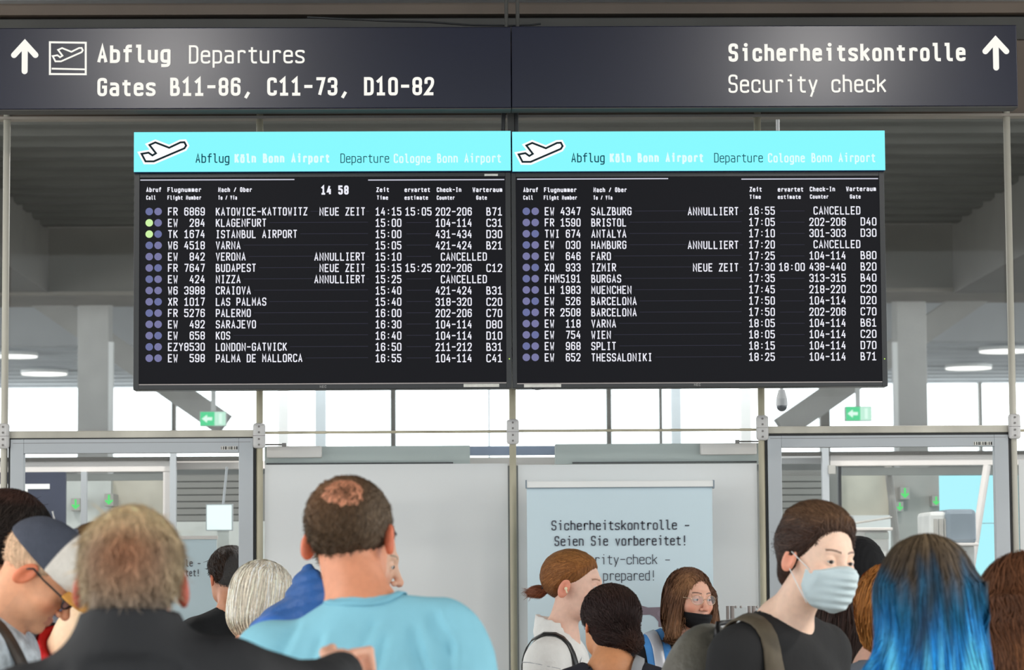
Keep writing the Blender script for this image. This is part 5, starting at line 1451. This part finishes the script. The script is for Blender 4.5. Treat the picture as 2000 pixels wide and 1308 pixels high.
long_hair(g10, rollF, (-.14, -.12, -.14), (.13, .15, .15), lambda p, r, t: mixc(np.tile(L3((50, 36, 34)), (len(p), 1)), (np.clip((p[:, 2] - .06) / .06, 0, 1) * .5, (80, 58, 46)), (gauss(p, (-.04, .1, -.07), .04) * .6, (84, 52, 36))), n=4500, length=.10, width=.0022, seed=15, lift=(0, .003), jitter=.12,
    dirf=lambda p, r, t: np.stack([-.05 - p[:, 0], .09 - p[:, 1] * .6, -.08 - p[:, 2]], 1) * 6)
strap(g10, 'bag_strap', [(-.02, .14, -.30), (-.04, .13, -.15), (-.06, .07, .0), (-.08, -.02, -.01), (-.1, -.1, -.1)], .036, mat('grey_webbing', (150, 152, 156), .8))

# 11 woman in the blue vest
def longK(q):
    f = ell(q, (0, .020, .026), (.088, .106, .094))
    f = smin(f, ell(q, (0, .035, -.07), (.100, .085, .13)), .05)
    f = smin(f, cap((np.abs(q[0]), q[1], q[2]), (.082, -.02, .01), (.098, -.030, -.15), .024, .030), .03)
    f = smax(f, -(q[2] + .185), .015)
    f = smax(f, -ell(q, (0, -.118, -.040), (.071, .100, .122)), .010)
    f = smax(f, -ell(q, (0, -.07, -.13), (.074, .105, .10)), .012)
    return f + .0022 * np.sin(60 * np.arctan2(q[0], q[1] - .02) + 6 * np.sin(18 * q[2]))
def hairK(p, r, t): return mixc(np.tile(L3((104, 72, 54)), (len(p), 1)), (np.clip((-.02 - p[:, 2]) / .1, 0, 1) * .7, (148, 108, 78)), (gauss(p, (-.06, -.05, .05), .05) * .7, (168, 124, 88)))
g11 = person(dict(label='woman with rimless glasses and a black mask under her lip, in a blue vest', at=(1349, 1165), Y=10.35, face=(30, 3, 2), body_yaw=10, neck=(0, .03, -.072), head=dict(skin=(232, 178, 154), brow=(70, 46, 36), s=.90, lips=(176, 84, 78), browt=.0036, look=(.35, -1, .0)), res=.0023, sw=.15, neck_r=.048,
    top=dict(name='black_t_shirt', mat=cloth('black_jersey', (24, 24, 27)), arm=.055, w=1.0, neckhole=((0, .015, .075), (0, -.04, .09), .058))))
long_hair(g11, longK, (-.15, -.10, -.22), (.15, .15, .14), hairK, n=5500, length=.22, width=.0024, seed=16, lift=(0, .004), jitter=.12)
face_mask(g11, (26, 26, 29), lambda q: np.maximum.reduce([q[1] + .028, (q[2] + .0655 - .10 * np.maximum(-q[0], 0)) * 1.0, -(q[2] + .155), np.abs(q[0]) - .064]), name='chin_mask', off=.006, res=.0026, pleat=.0008)
glasses(g11, mat('gold_wire', (216, 190, 160), .25, .8), glass('lens_clear', (.93, .92, .95), .10), r=(.025, .019), wire=.0009, bridge_y=-.104)
for sx in (-1, 1): sweep('mask_strap', [g11['hw'](p) for p in ((sx * .060, -.035, -.07), (sx * .074, -.01, -.045), (sx * .082, .0, -.02))], .0016, M_black, g11['root'])
# hi-vis vest panels over the shirt
def band(ctx, name, pts, w, m, off=.005): return strap(ctx, name, pts, w, m, off, n=22, thick=.003)
M_vest = cloth('vest_blue', (84, 152, 222), .7, .2); M_silver = mat('reflective_silver', (196, 198, 206), .35, .2)
for sx in (-1, 1):
    v = band(g11, 'vest', [(sx * .105, -.14, -.42), (sx * .105, -.13, -.22), (sx * .112, -.07, -.03), (sx * .112, .03, .0), (sx * .11, .12, -.14)], .095, M_vest)
    s_ = band(g11, 'reflective_stripe', [(sx * .108, -.14, -.42), (sx * .108, -.13, -.22), (sx * .114, -.07, -.03), (sx * .114, .03, .0), (sx * .112, .12, -.14)], .040, M_silver, .010); s_.parent = v; s_.matrix_parent_inverse = v.matrix_world.inverted()

# 12 man with the surgical mask
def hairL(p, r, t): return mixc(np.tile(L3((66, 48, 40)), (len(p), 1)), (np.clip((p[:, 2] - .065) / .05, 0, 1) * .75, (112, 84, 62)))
g12 = person(dict(label='man with tied back brown hair, pale blue surgical mask and black T-shirt', at=(1600, 1086), Y=7.2, face=(33, 6, 5), body_yaw=42, neck=(.01, .085, -.085), head=dict(skin=(250, 210, 186), brow=(96, 62, 46), browt=.0036, s=1.03, look=(-.25, -1, -.12), lidz=.003), res=.0023, sw=.165, neck_r=.054, shoulder_tilt=.0,
    top=dict(name='black_t_shirt', mat=cloth('faded_black_cotton', (44, 44, 45), .85, .3), short=True, arm=.062, w=1.05, wrinkle=.006, folds=.010, neckhole=((0, .01, .05), (0, -.062, .062), .066))))
LINEL = [(-.12, .100), (-.096, .088), (-.085, .074), (-.062, .060), (-.045, .020), (-.025, .0), (-.005, -.012), (.03, -.05), (.06, -.095), (.12, -.11)]
short_hair(g12, None, thick=lambda q: .014 + .012 * np.clip((q[2] - .06) / .04, 0, 1), line=LINEL, n=7000, length=.055, width=.0018, colf=hairL, seed=17, lift=(0, .004), jitter=.22, res=.0036,
    extra=lambda q: smin(ell(q, (0, .100, .030), (.052, .046, .058)), ell(q, (0, .085, -.045), (.05, .035, .05)), .03), dirf=lambda p, r, t: np.stack([-p[:, 0] * 2, .16 - p[:, 1], .02 - p[:, 2]], 1) * 5)
mk = face_mask(g12, (206, 222, 226), lambda q: np.maximum.reduce([q[1] + .020 + .25 * np.abs(q[2] + .075), q[2] + .013 + .30 * np.abs(q[0]), -(q[2] + .135), np.abs(q[0]) - .066]), off=.010, pleat=.0026)
for sx in (-1, 1):
    for za, zb in ((-.035, .004), (-.115, -.038)):
        sweep('ear_loop', [g12['hw'](p) for p in ((sx * .066, -.052, za), (sx * .078, -.025, (za + zb) / 2), (sx * .086, .004, zb))], .0014, M_white, mk)
# his backpack: strap over the shoulder, grey bag behind it
strap(g12, 'backpack_strap', [(-.145, -.14, -.36), (-.135, -.12, -.2), (-.125, -.03, -.02), (-.13, .06, -.0), (-.14, .14, -.12)], .055, mat('olive_webbing', (92, 82, 66), .7, 0, .1, 40), off=.008)
bw = g12['bw']
bp = empty('backpack', bw((-.02, .28, -.6))); tag(bp, 'grey olive backpack worn by the man with the surgical mask', 'backpack')
q, lo = grid((-.26, .06, -.62), (.22, .46, .10), .009)
f = smin(ell(q, (-.03, .245, -.235), (.165, .11, .235)), ell(q, (-.03, .265, -.42), (.155, .12, .2)), .06) + .004 * noise3(q, 24, 2)
f = smax(f, -(cap(q, (-.2, 0, -.1), (.2, 0, -.5), .10)), .02)
V, Q = surface_net(f, lo, .009); np_mesh('bag_body', V @ g12['Rb'].T + g12['N'], Q, mat('backpack_nylon', (100, 97, 88), .5, 0, .15, 12, bump=.3, bscale=60), bp)
ring = []
for t in np.linspace(-1.2, 1.6, 18):
    p = np.array((-.02 + .115 * math.sin(t), .30, -.27 + .185 * math.cos(t)), f32)
    fl = lambda a_: np.minimum(ell((a_[0], a_[1], a_[2]), (-.03, .245, -.235), (.165, .11, .235)), ell((a_[0], a_[1], a_[2]), (-.03, .265, -.42), (.155, .12, .2)))
    for _ in range(5):
        g_ = np.array([fl(p + np.eye(3)[k] * .003) - fl(p) for k in range(3)]) / .003; p = p - g_ / (np.linalg.norm(g_) + 1e-6) * (fl(p) - .004)
    ring.append(bw(p))
sweep('zip', ring, .004, mat('zip_pale', (170, 166, 156), .5), bp)
sweep('grab_handle', [bw(p) for p in ((-.07, .18, -.04), (-.05, .19, .0), (.0, .19, .005), (.02, .18, -.04))], .008, M_black, bp)

# 13 person in the black beanie
g13 = person(dict(label='person in a black knitted beanie, behind the masked man', at=(1676, 1136), Y=8.7, face=(165, 4, 0), neck=(0, .02, -.085), head=dict(skin=(206, 142, 110), face=False, s=1.03), res=.005,
    top=dict(name='dark_jacket', mat=cloth('charcoal_cloth', (46, 46, 50)), arm=.06)))
def beanieF(q):
    f = ell(q, (0, .022, .030), (.092, .113, .102)); f = smin(f, ell(q, (0, .03, .07), (.07, .085, .065)), .03)
    f = smax(f, hairline(q[1], [(-.12, .03), (0, -.02), (.12, -.075)]) - q[2], .01)
    return f + .0012 * np.sin(110 * np.arctan2(q[0], q[1])) + .002 * noise3(q, 40, 4)
headwear(g13, 'beanie', beanieF, (-.13, -.13, -.11), (.13, .16, .15), .004, cloth('black_knit', (20, 20, 22), .9, .6))

# 14 long dark haired woman low behind the masked man
def darkF(q):
    f = ell(q, (0, .020, .026), (.094, .110, .100)); f = smin(f, ell(q, (0, .055, -.17), (.125, .08, .26)), .06)
    f = smax(f, -ell(q, (0, -.11, -.05), (.066, .09, .12)), .012)
    return f + .003 * np.sin(50 * q[0] * 3 + 8 * np.sin(14 * q[2]))
g14 = person(dict(label='woman with long dark brown hair, between the masked man and the blue hair', at=(1648, 1240), Y=8.25, face=(172, 0, 0), neck=(0, .02, -.09), head=dict(skin=(206, 150, 120), face=False, s=.98), res=.006, sw=.14,
    top=dict(name='brown_top', mat=cloth('dark_brown_cloth', (48, 38, 34)), arm=.055)))
long_hair(g14, darkF, (-.16, -.12, -.45), (.16, .16, .15), lambda p, r, t: np.tile(L3((50, 36, 32)), (len(p), 1)), n=3500, length=.3, width=.003, seed=18, res=.006)

# 15 ginger person with a mask
def gingF(q):
    f = ell(q, (0, .018, .026), (.092, .108, .098)); f = smin(f, ell(q, (0, .03, -.05), (.100, .085, .11)), .05)
    f = smax(f, -ell(q, (0, -.115, -.05), (.062, .095, .115)), .012)
    return f + .002 * np.sin(60 * np.arctan2(q[0], q[1]))
g15 = person(dict(label='ginger haired person with glasses and mask, half hidden by the blue hair', at=(1756, 1182), Y=7.8, face=(58, 2, 0), neck=(0, .02, -.09), head=dict(skin=(232, 184, 162), brow=(170, 110, 60), s=.96), res=.004, sw=.13,
    top=dict(name='grey_top', mat=cloth('grey_blue_cloth', (110, 118, 130)), arm=.052)))
long_hair(g15, gingF, (-.13, -.12, -.18), (.13, .15, .14), lambda p, r, t: mixc(np.tile(L3((186, 122, 62)), (len(p), 1)), (np.clip((-.03 - p[:, 2]) / .08, 0, 1) * .5, (206, 150, 84))), n=3500, length=.18, width=.0026, seed=19)
face_mask(g15, (214, 224, 230), lambda q: np.maximum.reduce([q[1] + .020, q[2] + .030, -(q[2] + .135), np.abs(q[0]) - .066]), off=.008)
glasses(g15, mat('copper_wire', (170, 120, 90), .3, .6), None, wire=.0012)

# 16 woman with long blue hair
def blueF(q):
    x, y, z = q
    f = ell(q, (0, .020, .028), (.098, .116, .103))
    f = smin(f, ell(q, (.0, .055, -.10), (.106, .080, .18)), .06)
    wv = .082 + np.clip((-.09 - z) * .30, 0, .07)
    p = np.maximum(np.abs(x - np.clip((-.05 - z) * .10, 0, .04)) - wv, np.maximum(np.abs(y - .082) - .045, np.maximum(z - .0, -(z + .42))))
    f = smin(f, p - .012, .05)
    f = smax(f, -ell(q, (0, -.115, -.05), (.07, .10, .14)), .012)
    return f + .004 * np.sin(95 * (x - .25 * x * np.clip(-z, 0, .4) * 2) + 5 * np.sin(9 * z + 20 * y)) * np.clip((.06 - z) / .1, .15, 1)
def hairM(p, r, t):
    z = p[:, 2]; k = np.sin(p[:, 0] * 70) * .03 + np.sin(p[:, 0] * 190) * .02
    c = np.tile(L3((74, 62, 50)), (len(p), 1))
    st = np.clip(.5 + .9 * np.sin(p[:, 0] * 150 + 3 * np.sin(p[:, 0] * 40)), 0, 1)
    return mixc(c, (np.clip((z - .075) / .04, 0, 1) * .7, (112, 94, 72)), (np.clip((.062 + k - z) / .09, 0, 1), (16, 84, 118)), (np.clip((-.04 + k - z) / .09, 0, 1) * .9, (26, 128, 204)), (np.clip((-.10 + k - z) / .10, 0, 1) * st, (98, 200, 236)), (np.exp(-((p[:, 0] - .02 + .25 * z) / .02) ** 2) * np.clip((.05 - z) / .05, 0, 1) * np.clip((z + .17) / .06, 0, 1) * .8, (40, 42, 44)))
g16 = person(dict(label='woman with long dark-rooted blue hair, seen from behind', at=(1806, 1162), Y=6.1, face=(184, 4, 0), neck=(0, .02, -.10), head=dict(skin=(226, 176, 150), face=False, s=1.0), res=.006, sw=.15,
    top=dict(name='patterned_top', mat=mat('dark_patterned_cloth', (52, 48, 62), .8, 0, .9, 40), arm=.056)))
long_hair(g16, blueF, (-.24, -.13, -.46), (.24, .18, .16), hairM, n=9000, length=.34, width=.0034, seed=20, res=.0055, lift=(.0, .008), jitter=.14, seg=12,
    dirf=lambda p, r, t: np.stack([p[:, 0] * (2.2 + 0 * t) + np.where(p[:, 2] < -.1, p[:, 0] * 1.5, 0), .12 + 0 * p[:, 0], -1 + 0 * p[:, 0]], 1))
# a lock swinging out to the left
lk = lambda t: np.array((.10 + .13 * t, .075 - .01 * t, -.13 - .17 * t))
lockF = lambda q: smin(cap(q, lk(0) + (-.03, 0, .04), lk(.6), .030, .022), cap(q, lk(.6), lk(1.25) + (.02, 0, .02), .022, .006), .02) + .003 * np.sin(160 * (q[2] + q[0] * .8))
lo_, lV = headwear(g16, 'hair_lock', lockF, (.02, .0, -.42), (.34, .14, -.02), .005, M_hairm, lambda V: hairM(V, V, 0))
strands('lock_strands', lockF, lV, 1500, lambda p, r, t: np.tile(np.array((.62, -.03, -.78), f32), (len(p), 1)), .16, .003, hairM, lo_, g16['Mh'], seg=7, material=M_hair, seed=21, jitter=.15, stick=True)

# 17 auburn haired woman at the right edge
def auF(q):
    x, y, z = q
    f = ell(q, (0, .020, .028), (.102, .116, .104)); f = smin(f, ell(q, (0, .05, -.12), (.125, .095, .22)), .07)
    p = np.maximum(np.abs(x) - .10, np.maximum(np.abs(y - .07) - .05, np.maximum(z, -(z + .40))))
    f = smin(f, p - .015, .06)
    f = smax(f, -ell(q, (0, -.115, -.05), (.07, .10, .14)), .012)
    return f + .006 * np.sin(42 * x + 7 * np.sin(17 * z + 3) + 16 * y) * np.clip((.08 - z) / .1, .2, 1)
def hairN(p, r, t): return mixc(np.tile(L3((104, 66, 44)), (len(p), 1)), (np.clip((-.06 - p[:, 2]) / .16, 0, 1) * np.clip(.6 + .6 * np.sin(p[:, 0] * 120), 0, 1), (184, 118, 62)))
g17 = person(dict(label='woman with long wavy auburn hair, cut by the right edge', at=(1990, 1190), Y=6.6, face=(-138, 4, 0), neck=(0, .02, -.10), head=dict(skin=(226, 170, 150), face=False, s=1.0), res=.006, sw=.14,
    top=dict(name='white_top', mat=cloth('white_jersey2', (226, 220, 222)), arm=.054)))
long_hair(g17, auF, (-.19, -.13, -.46), (.19, .19, .16), hairN, n=6500, length=.30, width=.0034, seed=22, res=.006, lift=(0, .010), jitter=.30, seg=12,
    dirf=lambda p, r, t: np.stack([.45 * np.sin(p[:, 2] * 55 + r[:, 0] * 40), .1 + .2 * np.cos(p[:, 2] * 50 + r[:, 0] * 30), -1 + 0 * p[:, 0]], 1))
